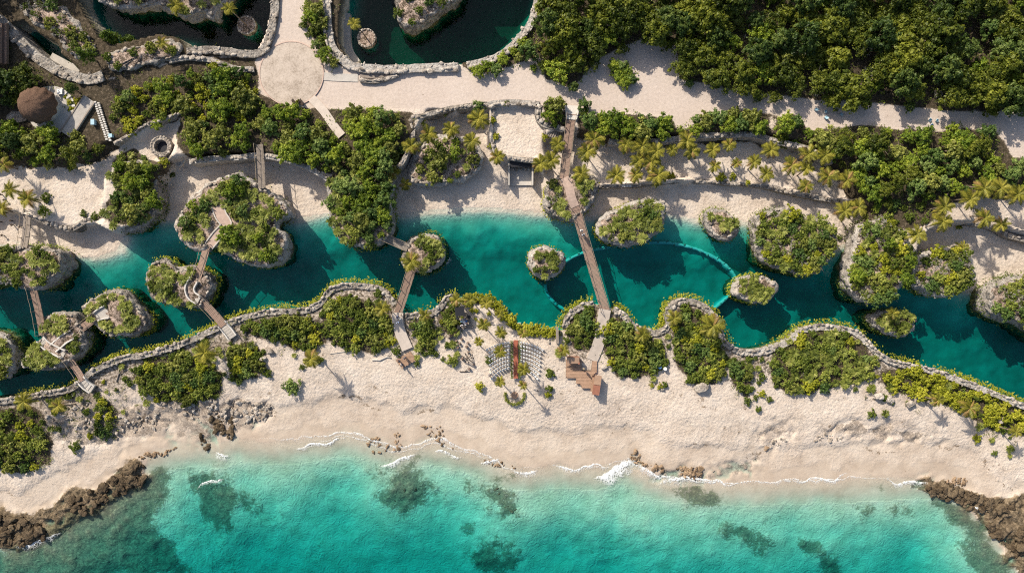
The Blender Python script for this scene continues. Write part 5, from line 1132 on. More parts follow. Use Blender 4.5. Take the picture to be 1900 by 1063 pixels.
# ------------------------------------------------------------------ stone well
x, y, z = PG(299, 272, .8); well = thing('stone_well', 'round stone fire well on the western sand slope', 'well', (x, y, z))
mb = MB(); mb.lathe([(1.85, -.6), (1.9, .9), (1.2, 1.0), (1.1, .1), (.02, .05)], 36); mb.build('ring', M_STONE, well)
mb = MB(); mb.lathe([(.02, .16), (.95, .12), (1.08, .06)], 24); mb.build('ash_bed', M_BLACK, well)
for k in range(20):
    a = k*2*math.pi/20; place_stone(well, 1.75*math.cos(a), 1.75*math.sin(a), .9, a+1.57, .6, .5, .45)
x, y, z = PG(333, 303, .3); wb = thing('round_basin', 'small round basin with a pale curved wall by the cove', 'basin', (x, y, z)); mb = MB(); mb.lathe([(.65, -.3), (.65, .5), (.45, .5), (.4, .25), (.01, .25)], 20); mb.build('bowl', M_PLASTER, wb)
mb = MB(); mb.bar((.7, .1, .3), (1.6, 1.3, .3), .35, .6); mb.build('wing_wall', M_PLASTER, wb)
# ------------------------------------------------------------------ planted stone rings in the ponds
for px, py, cx_, cy_, hh, lab, pl in [(457, 47, 424, 16, 6.5, 'round stone planter ring in the upper left pond', 'leaning palm on the planter ring in the upper left pond'), (680, 71, 657, 44, 5.5, 'round stone planter ring in the right-hand pond', 'leaning palm on the planter ring in the right-hand pond')]:
    x, y, z = P(px, py, .8); rt = thing('planter_ring', lab, 'planter', (x, y, 0)); mb = MB(); mb.lathe([(1.9, -5), (1.75, .7), (1.4, .8), (.02, .75)], 28); mb.build('bed', M_SOIL, rt)
    for k in range(18): a = k*2*math.pi/18; place_stone(rt, 1.6*math.cos(a), 1.6*math.sin(a), .8, a+1.57, .6, .45, .4)
    X, Y, _z = P(cx_, cy_, .8+hh); ln = math.hypot(X-x, Y-y); pr = thing('coconut_palm', pl, 'palm tree', (x, y, .75), 0, 'coconut palms'); la = math.atan2(Y-y, X-x)
    obj('trunk', palm_trunk(hh, ln), pr, (0, 0, 0), (0, 0, la))
    for k in range(13): sc = .55*rnd.uniform(.85, 1.1); obj('frond', rnd.choice(FRONDS), pr, (ln*math.cos(la), ln*math.sin(la), hh), (rnd.uniform(-.25, .25), -.7 + k*.08, k*2.4), (sc, sc, sc))
# ------------------------------------------------------------------ stone bay under the square pad
x, y, z = PG(966, 320, 0); gro = thing('stone_bay', 'open stone bay cut under the lower edge of the square pad', 'shelter', (x, y, .6))
for dx in (-2.15, 2.15): mb = MB(); mb.box((dx, -.2, .9), (.28, 4.8, 1.8)); mb.build('side_wall', M_CONC, gro)
mb = MB(); mb.box((0, 1.95, 1.3), (4.0, .3, 2.6)); mb.build('back_wall', M_DARKWOOD, gro); mb = MB(); mb.box((0, -.3, .12), (4.0, 4.2, .1)); mb.build('floor', M_CONC, gro)
for k in range(5): place_stone(gro, -1.6 + k*.8, .55, .45, 0, .75, .8, .7, STONES)
mb = MB(); mb.box((0, 1.35, 2.35), (4.0, 1.5, .14)); mb.build('canopy', M_BLACK, gro)  # black sheet standing in for the shade inside the recess
# ------------------------------------------------------------------ mats, benches, posts
def slat_frame(name, label, cat, px, py, z, w, d, n, mat, rz=0.0):
    rt = thing(name, label, cat, (*P2(px, py, z), z), rz)
    for k in range(n): mb = MB(); mb.box((-w/2 + w*(k+.5)/n, 0, .1), (w/n*.62, d, .07)); mb.build('slat', mat, rt)
    for s_ in (-1, 1): mb = MB(); mb.box((0, s_*d*.36, .03), (w, .12, .07)); mb.build('bearer', mat, rt)
slat_frame('slatted_mat', 'grey slatted timber mat between the eastern palms', 'mat', 1783, 394, 2.45, 2.6, 1.3, 10, M_WOODGREY)
slat_frame('white_bench', 'white slatted bench at the kerb of the palm terrace', 'bench', 1163, 343, 2.1, 1.7, .8, 6, M_WHITE)
for px, lab in ((546, 'left dark bench on the lower edge of the plaza'), (560, 'right dark bench on the lower edge of the plaza')):
    x, y, z = P(px, 191, 4.7); b_ = thing('bench', lab, 'bench', (x, y, 4.64), .5, 'plaza benches'); mb = MB(); mb.box((0, 0, .42), (.45, 1.1, .07)); mb.build('seat', M_DARKWOOD, b_); mb = MB(); mb.box((.2, 0, .7), (.06, 1.1, .4)); mb.build('backrest', M_DARKWOOD, b_)
    for s_ in (-.45, .45): mb = MB(); mb.box((0, s_, .2), (.4, .07, .4)); mb.build('leg', M_DARKWOOD, b_)
x, y, z = P(553, 190, 4.7); plant_b = thing('potted_plant', 'small green potted plant between the plaza benches', 'plant', (x, y, 4.64)); mb = MB(); mb.lathe([(.01, 0), (.25, 0), (.32, .45), (.28, .45), (.01, .4)], 14); mb.build('pot', M_DARKWOOD, plant_b); v, f = crown_np(.45, .45, .4, 8, 22, .2, 5); obj('crown', mesh_np('crown', v, f, L_BRIGHT), plant_b)
for i, (px, py) in enumerate([(3, 412), (12, 395), (12, 372), (24, 410), (26, 418), (40, 422), (8, 437), (5, 362)]):
    x, y, z = PG(px, py); rt = thing('wooden_post', 'dark short post in the western sand, %s from left' % ordn(sorted([3, 12, 12.5, 24, 26, 40, 8, 5]).index([3, 12, 12.5, 24, 26, 40, 8, 5][i])), 'post', (x, y, z), 0, 'posts on the western beach')
    mb = MB(); mb.tube([(0, 0, -.3), (0, 0, .75)], .09, 8); mb.build('shaft', M_DARKWOOD, rt); mb = MB(); mb.lathe([(.01, .78), (.2, .76), (.22, .7), (.09, .66)], 12); mb.build('cap', M_DARKWOOD, rt)

# ------------------------------------------------------------------ wedding ground: carpet, chairs, altar
def gp(px, py, up=0.0): x, y, z = PG(px, py); return x, y, z + up
x0, y0, z0 = gp(957, 667); cz = max(gp(957, yy)[2] for yy in range(632, 703, 4)) + .1
rt = thing('red_carpet', 'red-brown carpet aisle between the two blocks of white chairs', 'carpet', (x0, y0, 0)); mb = MB()
ax, ay = P2(957, 631, cz); bx, by = P2(957, 702, cz); mb.box((0, (ay+by)/2 - y0, cz), (.85, ay-by, .12)); mb.build('runner', M_CARPET, rt)
for k in range(5): mb = MB(); mb.box((0, ay - y0 - (k+.5)*(ay-by)/5, cz+.075), (.72, (ay-by)/5*.96, .03)); mb.build('panel', M_CARPET, rt)
rng = np.random.default_rng(5)
for s_, lab in ((-1, 'left'), (1, 'right')):
    C = []; 
    for k in range(420): C.append((s_*.72 + rng.normal(0, .12), rng.uniform(by, ay) - y0, cz + rng.uniform(0, .45)))
    v, f = leaf_quads(np.array(C), np.tile([0, 0, 1.0], (len(C), 1)), .2, .7, rng); tag(obj('aisle_hedge', mesh_np('aisle_hedge', v, f, L_SHRUB), None, (x0, y0, 0)), 'low clipped hedge along the %s side of the carpet aisle' % lab, 'hedge')
ax0, ay0, az0 = gp(955, 733)
mb = MB(); mb.lathe([(.01, .1), (.66, .1), (.68, -.3)], 28); tag(mb.build('altar_disc', M_DECK, None, loc=(ax0, ay0, az0)), 'round timber altar disc at the seaward end of the aisle', 'platform')
C = []
for k in range(900):
    a = rng.uniform(R(165), R(375)); rr = 1.75 + rng.normal(0, .14); C.append((rr*math.cos(a), rr*math.sin(a)*1.0 + .1, rng.uniform(0, .5)))
v, f = leaf_quads(np.array(C), np.tile([0, 0, 1.0], (len(C), 1)), .22, .7, rng); tag(obj('altar_hedge', mesh_np('altar_hedge', v, f, L_FAN), None, (ax0, ay0, az0)), 'horseshoe of low plants round the altar disc', 'hedge')
mb = MB(); mb.box((0, 0, .40), (.36, .38, .05)); mb.box((0, .18, .66), (.36, .04, .5))
for sx in (-.15, .15):
    for sy in (-.16, .16): mb.box((sx, sy, .19), (.04, .04, .39))
CHAIR = mb.mesh('chair', M_WHITE)
for side, sn in ((-1, 'left'), (1, 'right')):
    for row in range(8):
        rad = 9.8 - row*.66; a0 = math.asin(min(.99, 1.15/rad)) if row < 6 or side < 0 else math.asin(2.1/rad); a1 = math.asin(min(.99, (5.5 - .12*row)/rad)); n = int((a1-a0)*rad/.52)
        for k in range(n):
            a = a0 + k*.52/rad; x = ax0 + side*rad*math.sin(a); y = ay0 + rad*math.cos(a); z = gz(x, y)
            o = obj('chair', CHAIR, None, (x, y, z), (0, 0, -side*a + rnd.uniform(-.08, .08)))
            tag(o, 'white chair, %s from the aisle in the %s row from the lagoon, %s block' % (ordn(k), ordn(row), sn), 'chair', 'white chairs facing the altar')
# ------------------------------------------------------------------ timber decks
def deck(label, px_poly, z, mat, n, horizontal=True, name='timber_deck', legs=.5):
    poly = [P2(a, b, z) for a, b in px_poly]; cx = sum(p[0] for p in poly)/len(poly); cy = sum(p[1] for p in poly)/len(poly); rt = thing(name, label, 'deck', (cx, cy, z-legs))
    mb = MB(); mb.prism([(a-cx, b-cy) for a, b in poly], 0, legs-.06); mb.build('base', M_DARKWOOD, rt)
    xs = [p[0]-cx for p in poly]; ys = [p[1]-cy for p in poly]; lp = [(a-cx, b-cy) for a, b in poly]
    # boards clipped to the outline, one strip at a time
    lo, hi = (min(ys), max(ys)) if horizontal else (min(xs), max(xs)); w = (hi-lo)/n
    for k in range(n):
        c = lo + (k+.5)*w; hits = []
        for i in range(len(lp)):
            (x1, y1), (x2, y2) = lp[i], lp[(i+1) % len(lp)]
            if not horizontal: x1, y1, x2, y2 = y1, x1, y2, x2
            if (y1 > c) != (y2 > c): hits.append(x1 + (c-y1)/(y2-y1)*(x2-x1))
        hits.sort()
        for i in range(0, len(hits)-1, 2):
            m_, L_ = (hits[i]+hits[i+1])/2, hits[i+1]-hits[i]; mb = MB()
            mb.box((m_, c, legs) if horizontal else (c, m_, legs), (L_, w*.93, .07) if horizontal else (w*.93, L_, .07)); mb.build('board', mat, rt)
    return rt
zd = PG(1080, 695)[2] + .35
deck('stepped timber terrace right of the chairs', [(1050,667),(1050,700),(1069,702),(1069,711),(1079,714),(1079,719),(1097,720),(1099,697),(1107,690),(1108,671),(1099,670),(1097,687),(1079,687),(1079,667)], zd, M_DECK, 20)
zk = PG(748, 668)[2] + .3
dk2 = deck('small square timber deck at the foot of the sandy bridge path', [(734,668),(761,652),(773,668),(746,683)], zk, M_DECK, 12)
# kiosk and bar on the terrace
x, y, z = P(1063, 664, zd+1.2); ks = thing('timber_kiosk', 'brown timber kiosk with a dark lean-to roof on the terrace', 'kiosk', (x, y, zd)); mb = MB(); mb.box((0, .1, .8), (2.0, .25, 1.6)); mb.build('back_wall', M_REDWOOD, ks)
mb = MB(); mb.box((1.05, -.45, .8), (.25, 1.3, 1.6)); mb.build('side_wall', M_REDWOOD, ks); mb = MB(); mb.box((0, -.4, 1.65), (2.2, 1.2, .1), 0, (.25, 0)); mb.build('roof', M_DECK, ks); mb = MB(); mb.box((-.1, -.35, .55), (1.6, .6, 1.1)); mb.build('counter', M_DARKWOOD, ks)
x, y, z = PG(1107, 714, 1.0); br = thing('beach_bar', 'narrow beach bar with a red-brown roof right of the terrace', 'kiosk', (x, y, z), -.14); mb = MB(); mb.box((0, 0, .75), (1.0, 3.3, 1.5)); mb.build('wall', M_REDWOOD, br)
mb = MB(); mb.box((0, .95, 1.6), (1.25, 1.7, .1)); mb.build('roof', M_DECK, br); mb = MB(); mb.box((0, -.85, 1.62), (1.25, 1.75, .1)); mb.build('roof', M_REDWOOD, br); mb = MB(); mb.box((-.75, 0, .9), (.4, 2.6, .1)); mb.build('counter', M_DECK, br)
mb = MB(); mb.tube([(0, 0, 0), (0, 0, 1.9)], .05, 6); mb.lathe([(.02, 2.3), (.12, 2.0), (.24, 1.2), (.2, 1.0)], 10); x, y, z = P(1083, 684, zd+1); tag(mb.build('closed_parasol', M_ROPE, None, loc=(x, y, zd)), 'closed parasol standing on the timber terrace', 'parasol')
# timber jetty wall by the lagoon
mb = MB(); mb.bar((0, 0, .5), (.1, -3.0, .5), .45, 1.6); x, y, z = P(1033, 606, 2.4); tag(mb.build('timber_screen', M_WOODGREY, None, loc=(x, y, 2.2)), 'short weathered timber screen at the lagoon edge by the knoll', 'screen')
# ------------------------------------------------------------------ stage
zs_ = PG(862, 596)[2] + .35
st = deck('brown stage floor of the beach band', [(846,586),(866,580),(878,608),(850,611)], zs_, M_WOODGREY, 12, name='stage_deck')
x, y, z = P(853, 578, zs_+2.3); cn = thing('stage_canopy', 'black cloth canopy over the back of the stage', 'canopy', (x, y, zs_-.3)); mb = MB(); mb.box((0, 0, 2.5), (1.7, 1.7, .08), .1, (.12, .06)); mb.build('cloth', M_BLACK, cn)
for sx in (-.75, .75):
    for sy in (-.75, .75): mb = MB(); mb.tube([(sx, sy, 0), (sx, sy, 2.45)], .05, 6); mb.build('pole', M_DARKWOOD, cn)
for px, py, lab in ((849, 590, 'black loudspeaker at the left of the stage'), (870, 588, 'black loudspeaker at the right of the stage'), (851, 607, 'black loudspeaker at the front of the stage')):
    x, y, z = P(px, py, zs_+.6); sk = thing('loudspeaker', lab, 'loudspeaker', (x, y, zs_+.04), rnd.uniform(-.5, .5)); mb = MB(); mb.box((0, 0, .5), (.5, .5, 1.0)); mb.build('cabinet', M_BLACK, sk); mb = MB(); mb.tube([(0, -.26, .35), (0, -.28, .35)], .18, 12); mb.build('woofer', M_WOODGREY, sk)
x, y, z = P(861, 597, zs_+.5); dr = thing('drum_kit', 'white and blue drum kit in the middle of the stage', 'drum kit', (x, y, zs_+.04))
for dx, dy, r_, hh, zb, m in ((0, 0, .3, .45, .1, M_WHITE), (-.45, .1, .2, .25, .45, M_LBLUE), (.42, .15, .2, .25, .45, M_BLUE), (-.2, .45, .17, .22, .5, M_WHITE), (.25, -.42, .22, .3, .25, M_WHITE)):
    mb = MB(); mb.tube([(dx, dy, zb), (dx, dy, zb+hh)], r_, 14); mb.build('drum', m, dr)
    mb = MB(); mb.tube([(dx, dy, 0), (dx, dy, zb)], .03, 5); mb.build('stand', M_WOODGREY, dr)
for dx, dy in ((-.65, .5), (.7, -.3)): mb = MB(); mb.lathe([(.01, 1.0), (.25, .97)], 14, (dx, dy)); mb.tube([(dx, dy, 0), (dx, dy, .98)], .02, 5); mb.build('cymbal', M_ROPE, dr)
x, y, z = PG(836, 618, .5); mb = MB(); q = [Vector(P(852, 604, 2.4)) - Vector((x, y, 2.0)), Vector(P(848, 614, 2.4)) - Vector((x, y, 2.0)), Vector(P(840, 622, 2.4)) - Vector((x, y, 2.0)), Vector(P(832, 628, 2.4)) - Vector((x, y, 2.0))]
for a, b in zip(q, q[1:]): mb.bar(a, b, .15, 1.0)
tag(mb.build('curved_fence', M_DARKWOOD, None, loc=(x, y, 2.0)), 'dark curved low fence running down from the stage', 'fence')
# ------------------------------------------------------------------ fire circle on the sand
x, y, z = gp(868, 664); tp = thing('fire_tripod', 'leaning poles of the bonfire on the sand below the stage', 'bonfire', (x, y, z))
for k in range(9): a = k*.7; mb = MB(); mb.tube([(1.1*math.cos(a), 1.1*math.sin(a), 0), (.08*math.cos(a), .08*math.sin(a), 1.5 + .2*(k % 3))], [.07, .05], 6); mb.build('pole', M_DARKWOOD, tp)
for i, (px, py) in enumerate([(868, 636), (866, 643), (850, 645), (869, 653), (858, 665), (879, 676), (871, 684), (847, 632), (853, 637), (857, 629)]):
    x, y, z = gp(px, py); s_ = rnd.uniform(.7, 1.3); rt = thing('tree_stump', 'dark tree stump seat by the bonfire, %s from the lagoon side' % ordn(sorted([636, 643, 645, 653, 665, 676, 684, 632, 637, 629]).index([636, 643, 645, 653, 665, 676, 684, 632, 637, 629][i])), 'stump', (x, y, z), 0, 'stump seats by the bonfire')
    mb = MB(); mb.tube([(0, 0, -.1), (.02, 0, .25), (0, .02, .5)], [.26*s_, .22*s_, .23*s_], 10); mb.build('trunk', M_DARKWOOD, rt); mb = MB(); mb.lathe([(.01, .512), (.2*s_, .51)], 10); mb.build('cut_face', M_WOOD, rt)
def log(label, pts, r, mat):
    p0 = gp(*pts[0]); Q = [Vector(gp(a, b, r*.6)) - Vector(p0) for a, b in pts]; mb = MB(); mb.tube(Q, [r*(1 - .35*i/(len(Q)-1)) for i in range(len(Q))], 8)
    b_ = Q[len(Q)//2]; mb.tube([b_, b_ + Vector((.5, .6, .25)), b_ + Vector((.8, 1.2, .3))], [r*.5, r*.35, r*.15], 6); tag(mb.build('driftwood_log', mat, None, True, loc=p0), label, 'log')
log('bleached driftwood log below the round dune', [(690,667),(705,668),(718,662),(726,664)], .16, M_TWIG); log('thin log bench below the bonfire', [(853,689),(862,690),(872,689)], .1, M_DARKWOOD)
log('grey fallen trunk behind the round dune', [(578,640),(584,652),(590,662)], .15, M_WOODGREY); log('grey fallen trunk on the western dune', [(222,682),(220,696),(217,708)], .15, M_WOODGREY)
log('long grey root crossing the dune sand', [(672,655),(640,652),(612,656)], .1, M_TWIG)
# ------------------------------------------------------------------ chairs left on the shaded sand path, boxes in the dune
mb = MB(); mb.box((0, 0, .35), (.55, .6, .06)); mb.box((0, .35, .65), (.55, .08, .6), 0, (-.35, 0))
for sx in (-.27, .27): mb.box((sx, 0, .3), (.05, .6, .6))
BCH = mb.mesh('blue_chair', M_LBLUE)
for i, (px, py) in enumerate([(1515, 203), (1533, 207), (1533, 218), (1562, 212), (1727, 223), (1740, 224), (1730, 233), (1545, 196)]):
    x, y, z = P(px, py, 4.9); tag(obj('blue_chair', BCH, None, (x, y, gz(x, y)), (0, 0, rnd.uniform(0, 6)), (.75, .75, .75)), 'blue beach chair on the shaded sand path, %s from left' % ordn(sorted([1515, 1533, 1533.5, 1562, 1727, 1740, 1730, 1545]).index([1515, 1533, 1533.5, 1562, 1727, 1740, 1730, 1545][i])), 'chair', 'blue chairs on the sand path')
for px, py, lab, m in ((1224, 681, 'blue barrel beside the sand gully', M_BLUE), (1234, 684, 'small white barrel beside the sand gully', M_WHITE)):
    x, y, z = PG(px, py, .6); mb = MB(); mb.lathe([(.01, .9), (.3, .9), (.34, .6), (.34, .3), (.3, 0)], 16); tag(mb.build('barrel', m, None, loc=(x, y, z)), lab, 'barrel')
# ------------------------------------------------------------------ boulders and outcrops
for px, py, s_, lab in [(1302, 719, 2.2, 'big grey boulder at the foot of the bay dune'), (500, 652, 1.3, 'pale boulder between the small dune patches'), (488, 665, 1.1, 'grey boulder beside the small dune patch'), (1630, 735, 1.7, 'grey boulder at the left end of the bright hedge'), (1652, 742, 1.4, 'pale boulder under the bright hedge'),
      (1690, 750, 1.5, 'grey boulder below the middle of the bright hedge'), (1725, 748, 1.2, 'grey boulder beside the palm shadow at lower right'), (1122, 681, 1.0, 'white boulder right of the timber terrace'), (1860, 780, 1.2, 'grey boulder at the right end of the hedge'), (1228, 722, .8, 'small boulder at the foot of the sand gully'), (1018, 634, .6, 'small dark boulder above the right chairs')]:
    x, y, z = PG(px, py, .4); o = obj('boulder', rnd.choice(PALEROCKS), None, (x, y, z + s_*.15), (rnd.uniform(-.3, .3), rnd.uniform(-.3, .3), rnd.uniform(0, 6)), (s_*1.2, s_*.9, s_*.7)); tag(o, lab, 'boulder', 'boulders along the dunes')
def outcrop(label, px_poly, n, s0, s1, meshes, seed, zmin=-.2, name='rock_outcrop', flat=.55, sink=0.0):
    rg = random.Random(seed); xs = [p[0] for p in px_poly]; ys = [p[1] for p in px_poly]; cx, cy = P2(sum(xs)/len(xs), sum(ys)/len(ys), .3); rt = thing(name, label, 'rock outcrop', (cx, cy, 0)); k = 0; tries = 0
    while k < n and tries < n*30:
        tries += 1; px, py = rg.uniform(min(xs), max(xs)), rg.uniform(min(ys), max(ys))
        if not in_poly(px, py, px_poly): continue
        x, y = P2(px, py, .3)
        if vnoise(np.array([x*.35]), np.array([y*.35]), None, seed)[0] < .42: continue
        s_ = rg.uniform(s0, s1)*rg.uniform(.6, 1); z = gz(x, y)
        obj('rock', rg.choice(meshes), rt, (x-cx, y-cy, z + s_*.08 - sink), (rg.uniform(-.4, .4), rg.uniform(-.4, .4), rg.uniform(0, 6.3)), (s_*rg.uniform(.8, 1.5), s_*rg.uniform(.6, 1), s_*flat)); k += 1
outcrop('dark jagged rocky shore in the lower left corner', [(-20,955),(60,962),(100,942),(130,918),(135,960),(80,995),(30,1015),(-20,1010)], 150, .8, 2.2, BOULDERS, 3, flat=.42)
outcrop('brown rock ledge stepping into the sea at lower left', [(125,922),(190,905),(225,870),(262,856),(268,892),(220,918),(180,944),(135,962)], 130, .6, 1.8, BOULDERS, 4, flat=.42)
outcrop('dark rocky shore in the lower right corner', [(1700,905),(1770,902),(1830,925),(1910,935),(1920,1060),(1880,1035),(1840,985),(1790,935)], 190, .7, 2.0, BOULDERS, 5, flat=.42)
outcrop('broken dark rocks at the head of the lower left beach', [(370,790),(400,770),(436,782),(432,812),(400,842),(372,825)], 45, .6, 1.6, BOULDERS, 6, flat=.42)
outcrop('red-brown rocks on the waterline at lower left', [(238,835),(280,842),(310,835),(330,828),(300,848),(262,858)], 30, .4, 1.0, BROCKS, 7)
outcrop('grey broken rock band across the lower left dune', [(90,760),(150,730),(230,770),(290,752),(300,790),(230,815),(130,815)], 130, .3, 1.1, PALEROCKS, 8)
outcrop('grey broken rock band left of the open beach', [(300,745),(420,742),(500,745),(525,768),(450,790),(380,790)], 150, .3, 1.2, PALEROCKS, 9)
outcrop('brown rocks on the wet sand left of centre', [(672,800),(740,790),(745,830),(730,845),(690,842)], 34, .3, .9, BROCKS, 10)
outcrop('brown rocks on the wet sand at centre', [(782,790),(815,790),(850,820),(842,838),(815,828),(790,805)], 30, .3, .9, BROCKS, 11)
outcrop('string of small rocks at the water edge right of centre', [(880,845),(930,858),(960,865),(950,875),(900,862)], 16, .3, .8, BROCKS, 12)
outcrop('brown rocks where the breaking wave meets the sand', [(1158,832),(1175,828),(1235,862),(1232,878),(1180,862)], 48, .35, 1.1, BROCKS, 13)
outcrop('long brown rock line along the right-hand waterline', [(1255,868),(1310,866),(1360,868),(1420,828),(1432,832),(1372,880),(1340,892),(1262,884)], 80, .35, 1.1, BROCKS, 14)
outcrop('scattered pale rocks on the upper beach at right', [(1400,812),(1440,810),(1500,805),(1590,795),(1600,812),(1480,822),(1410,836)], 40, .25, .7, PALEROCKS, 15)
outcrop('row of low rocks under the sand scarp at lower right', [(1730,872),(1770,880),(1830,895),(1828,906),(1760,896)], 34, .3, .9, BROCKS, 16)
outcrop('submerged brown reef knolls off the centre beach', [(880,885),(950,892),(962,950),(925,955),(890,920)], 40, .6, 1.5, BOULDERS, 17, name='reef_knoll', flat=.3, sink=.35)
outcrop('round submerged reef left of centre', [(700,872),(760,858),(786,900),(780,936),(742,942),(704,908)], 70, .6, 1.5, BOULDERS, 18, name='reef_knoll', flat=.2, sink=.35)
# ------------------------------------------------------------------ sunken ring of stones in the lagoon
rg_ = [(1046,488),(1062,478),(1085,468),(1110,462),(1150,456),(1220,450),(1255,453),(1292,462),(1325,477),(1350,495),(1366,517),(1362,540),(1345,556),(1326,572)]
for lab, pts, zz in (('pale sunken stone arc curving across the lagoon', rg_, -1.0), ('faint sunken stone arc left of the knoll', [(1012,528),(1016,545),(1030,562),(1050,576)], -1.6)):
    Lp = resample([P2(a, b, zz) + (zz,) for a, b in pts], .55); rt = thing('sunken_ring', lab, 'stone ring', tuple(Lp[len(Lp)//2])); o = Vector(rt.location); vs = []; fs = []
    for i, p in enumerate(Lp):
        d = (Lp[min(i+1, len(Lp)-1)] - Lp[max(i-1, 0)]); d.normalize(); s = Vector((-d.y, d.x, 0)); w = rnd.uniform(.16, .30); c = p - o
        vs += [c + s*w*2 - Vector((0, 0, 3)), c + s*w + Vector((0, 0, rnd.uniform(-.12, .1))), c - s*w + Vector((0, 0, rnd.uniform(-.12, .1))), c - s*w*2 - Vector((0, 0, 3))]
    for i in range(len(Lp)-1):
        k = 4*i; fs += [(k, k+4, k+5, k+1), (k+1, k+5, k+6, k+2), (k+2, k+6, k+7, k+3)]
    obj('core', mesh_np('core', vs, fs, M_PLASTER, True), rt)
    for i, p in enumerate(Lp[::3]): place_stone(rt, p.x-o.x + rnd.uniform(-.3, .3), p.y-o.y + rnd.uniform(-.3, .3), .02, rnd.uniform(0, 6), .5, .4, .3)
# ------------------------------------------------------------------ surf
def foam_mat():
    t = NT('foam', .9, .2); n = t.n; p = t.pos(); t.base((.85, .87, .86)); a = t.noise(p, 1.6, 6, .7, 1.0); v_ = t.voro(p, 2.4, 'DISTANCE_TO_EDGE')
    f = t.math('MULTIPLY', t.math('ADD', a, t.math('MULTIPLY', t.math('SUBTRACT', .25, v_), .9)), t.attr('body'))
    m = t.ramp(f, [(.36, 0.0), (.72, 0.9)]); tr = t.node('ShaderNodeBsdfTransparent'); mx = t.node('ShaderNodeMixShader')
    t.l.new(m, mx.inputs[0]); t.l.new(tr.outputs[0], mx.inputs[1]); t.l.new(t.b.outputs[0], mx.inputs[2]); t.l.new(mx.outputs[0], t.out.inputs[0]); return t.m
M_FOAM = foam_mat()
def foam(label, pts, w, body=1.0, z0=.03):
    Lp = resample([P2(a, b, 0) + (0,) for a, b in pts], .3); vs = []; fs = []; bd_ = []; c0 = Lp[len(Lp)//2]; n = len(Lp); K = 7
    prof = ((-1.0, 0), (-.72, .55), (-.45, .7), (-.2, .85), (0, 1.1), (.12, .8), (.25, 0))
    for i, p in enumerate(Lp):
        d = (Lp[min(i+1, n-1)] - Lp[max(i-1, 0)]); d.normalize(); s = Vector((-d.y, d.x, 0)); e = min(1, 4*i/n, 4*(n-1-i)/n)**.6
        wb_ = (fbm(np.array([p.x*.35]), np.array([p.y*.35]), None, 91, 3)[0]-.47)*2.2; wv = .4 + 1.3*vnoise(np.array([p.x*.22]), np.array([p.y*.22]), None, 93)[0]
        ws = w*S*wv*(.25 + .75*e) + .08
        for q, bb in prof:
            v_ = p + s*(q*ws*2.2 + wb_) ; z = max(z0, gz(v_.x, v_.y) + .025) + (.10*e*min(1, w/6) if bb > 1 else 0); vs.append((v_.x-c0.x, v_.y-c0.y, z)); bd_.append(bb*body*(.35 + .65*e))
    for i in range(n-1):
        for j in range(K-1): k = K*i+j; fs.append((k, k+1, k+K+1, k+K))
    me = mesh_np('foam', vs, fs, M_FOAM); at = me.attributes.new('body', 'FLOAT', 'POINT'); at.data.foreach_set('value', bd_); o = obj('foam', me, None, (c0.x, c0.y, 0)); o['kind'] = 'stuff'; tag(o, label, 'foam')
foam('thin lacy swash line along the left half of the beach', [(p[0], p[1]-17) for p in SEA_SHORE if 440 <= p[0] <= 1045], 5, .80)
foam('thin lacy swash line along the right half of the beach', [(p[0], p[1]-17) for p in SEA_SHORE if 1040 <= p[0] <= 1720], 5, .80)
foam('second faint swash line off the left half of the beach', [(p[0], p[1]-9) for p in SEA_SHORE if 500 <= p[0] <= 990], 4, .70)
for lab, pts, w, b in [('white surf line off the left beach', [(545,834),(580,826),(610,818),(645,812)], 4.5, 1.05), ('short breaking wave left of centre', [(705,868),(735,853),(768,842),(775,838)], 5, 1.1), ('thin surf thread near the centre rocks', [(800,838),(822,836),(850,846),(862,852)], 3.5, .95),
      ('surf curl at the centre waterline', [(888,860),(910,856),(928,850)], 4.5, 1.05), ('lacy surf wash right of centre', [(952,862),(962,872),(985,878),(1002,872)], 5, .9), ('long thin surf edge below the wet sand', [(1020,862),(1050,866),(1072,868),(1088,862),(1115,860),(1140,866)], 4, .95),
      ('bright breaking wave right of centre', [(1100,888),(1120,878),(1142,870),(1165,858),(1180,852)], 9, 1.2), ('foam trail behind the breaking wave', [(1180,858),(1195,872),(1215,884),(1232,880)], 6, .9), ('surf along the right-hand rock line', [(1215,896),(1250,890),(1285,884),(1320,886),(1350,896),(1372,892)], 7, 1.0),
      ('surf line off the right-hand beach', [(1455,898),(1490,892),(1510,884),(1545,892),(1560,880),(1580,876)], 4, 1.0), ('thin surf line at the far right beach', [(1640,886),(1665,892),(1700,890),(1730,894)], 4, .95), ('foam washing the lower left rocks', [(25,1012),(60,1008),(90,992),(118,988)], 6, .95),
      ('foam at the left edge rocks', [(-5,975),(12,985),(30,1000)], 7, .95), ('foam patch by the lower right rocks', [(1800,936),(1820,940),(1832,948)], 5, 1.0), ('small foam at the head rocks of the left beach', [(398,838),(412,846),(425,842)], 4, .95), ('thin foam streak off the left beach', [(362,905),(385,895),(418,884)], 3, .95), ('splash foam on the palm islet flank', [(822,488),(828,482),(832,474)], 3.5, .9)]:
    foam(lab, pts, w, b)

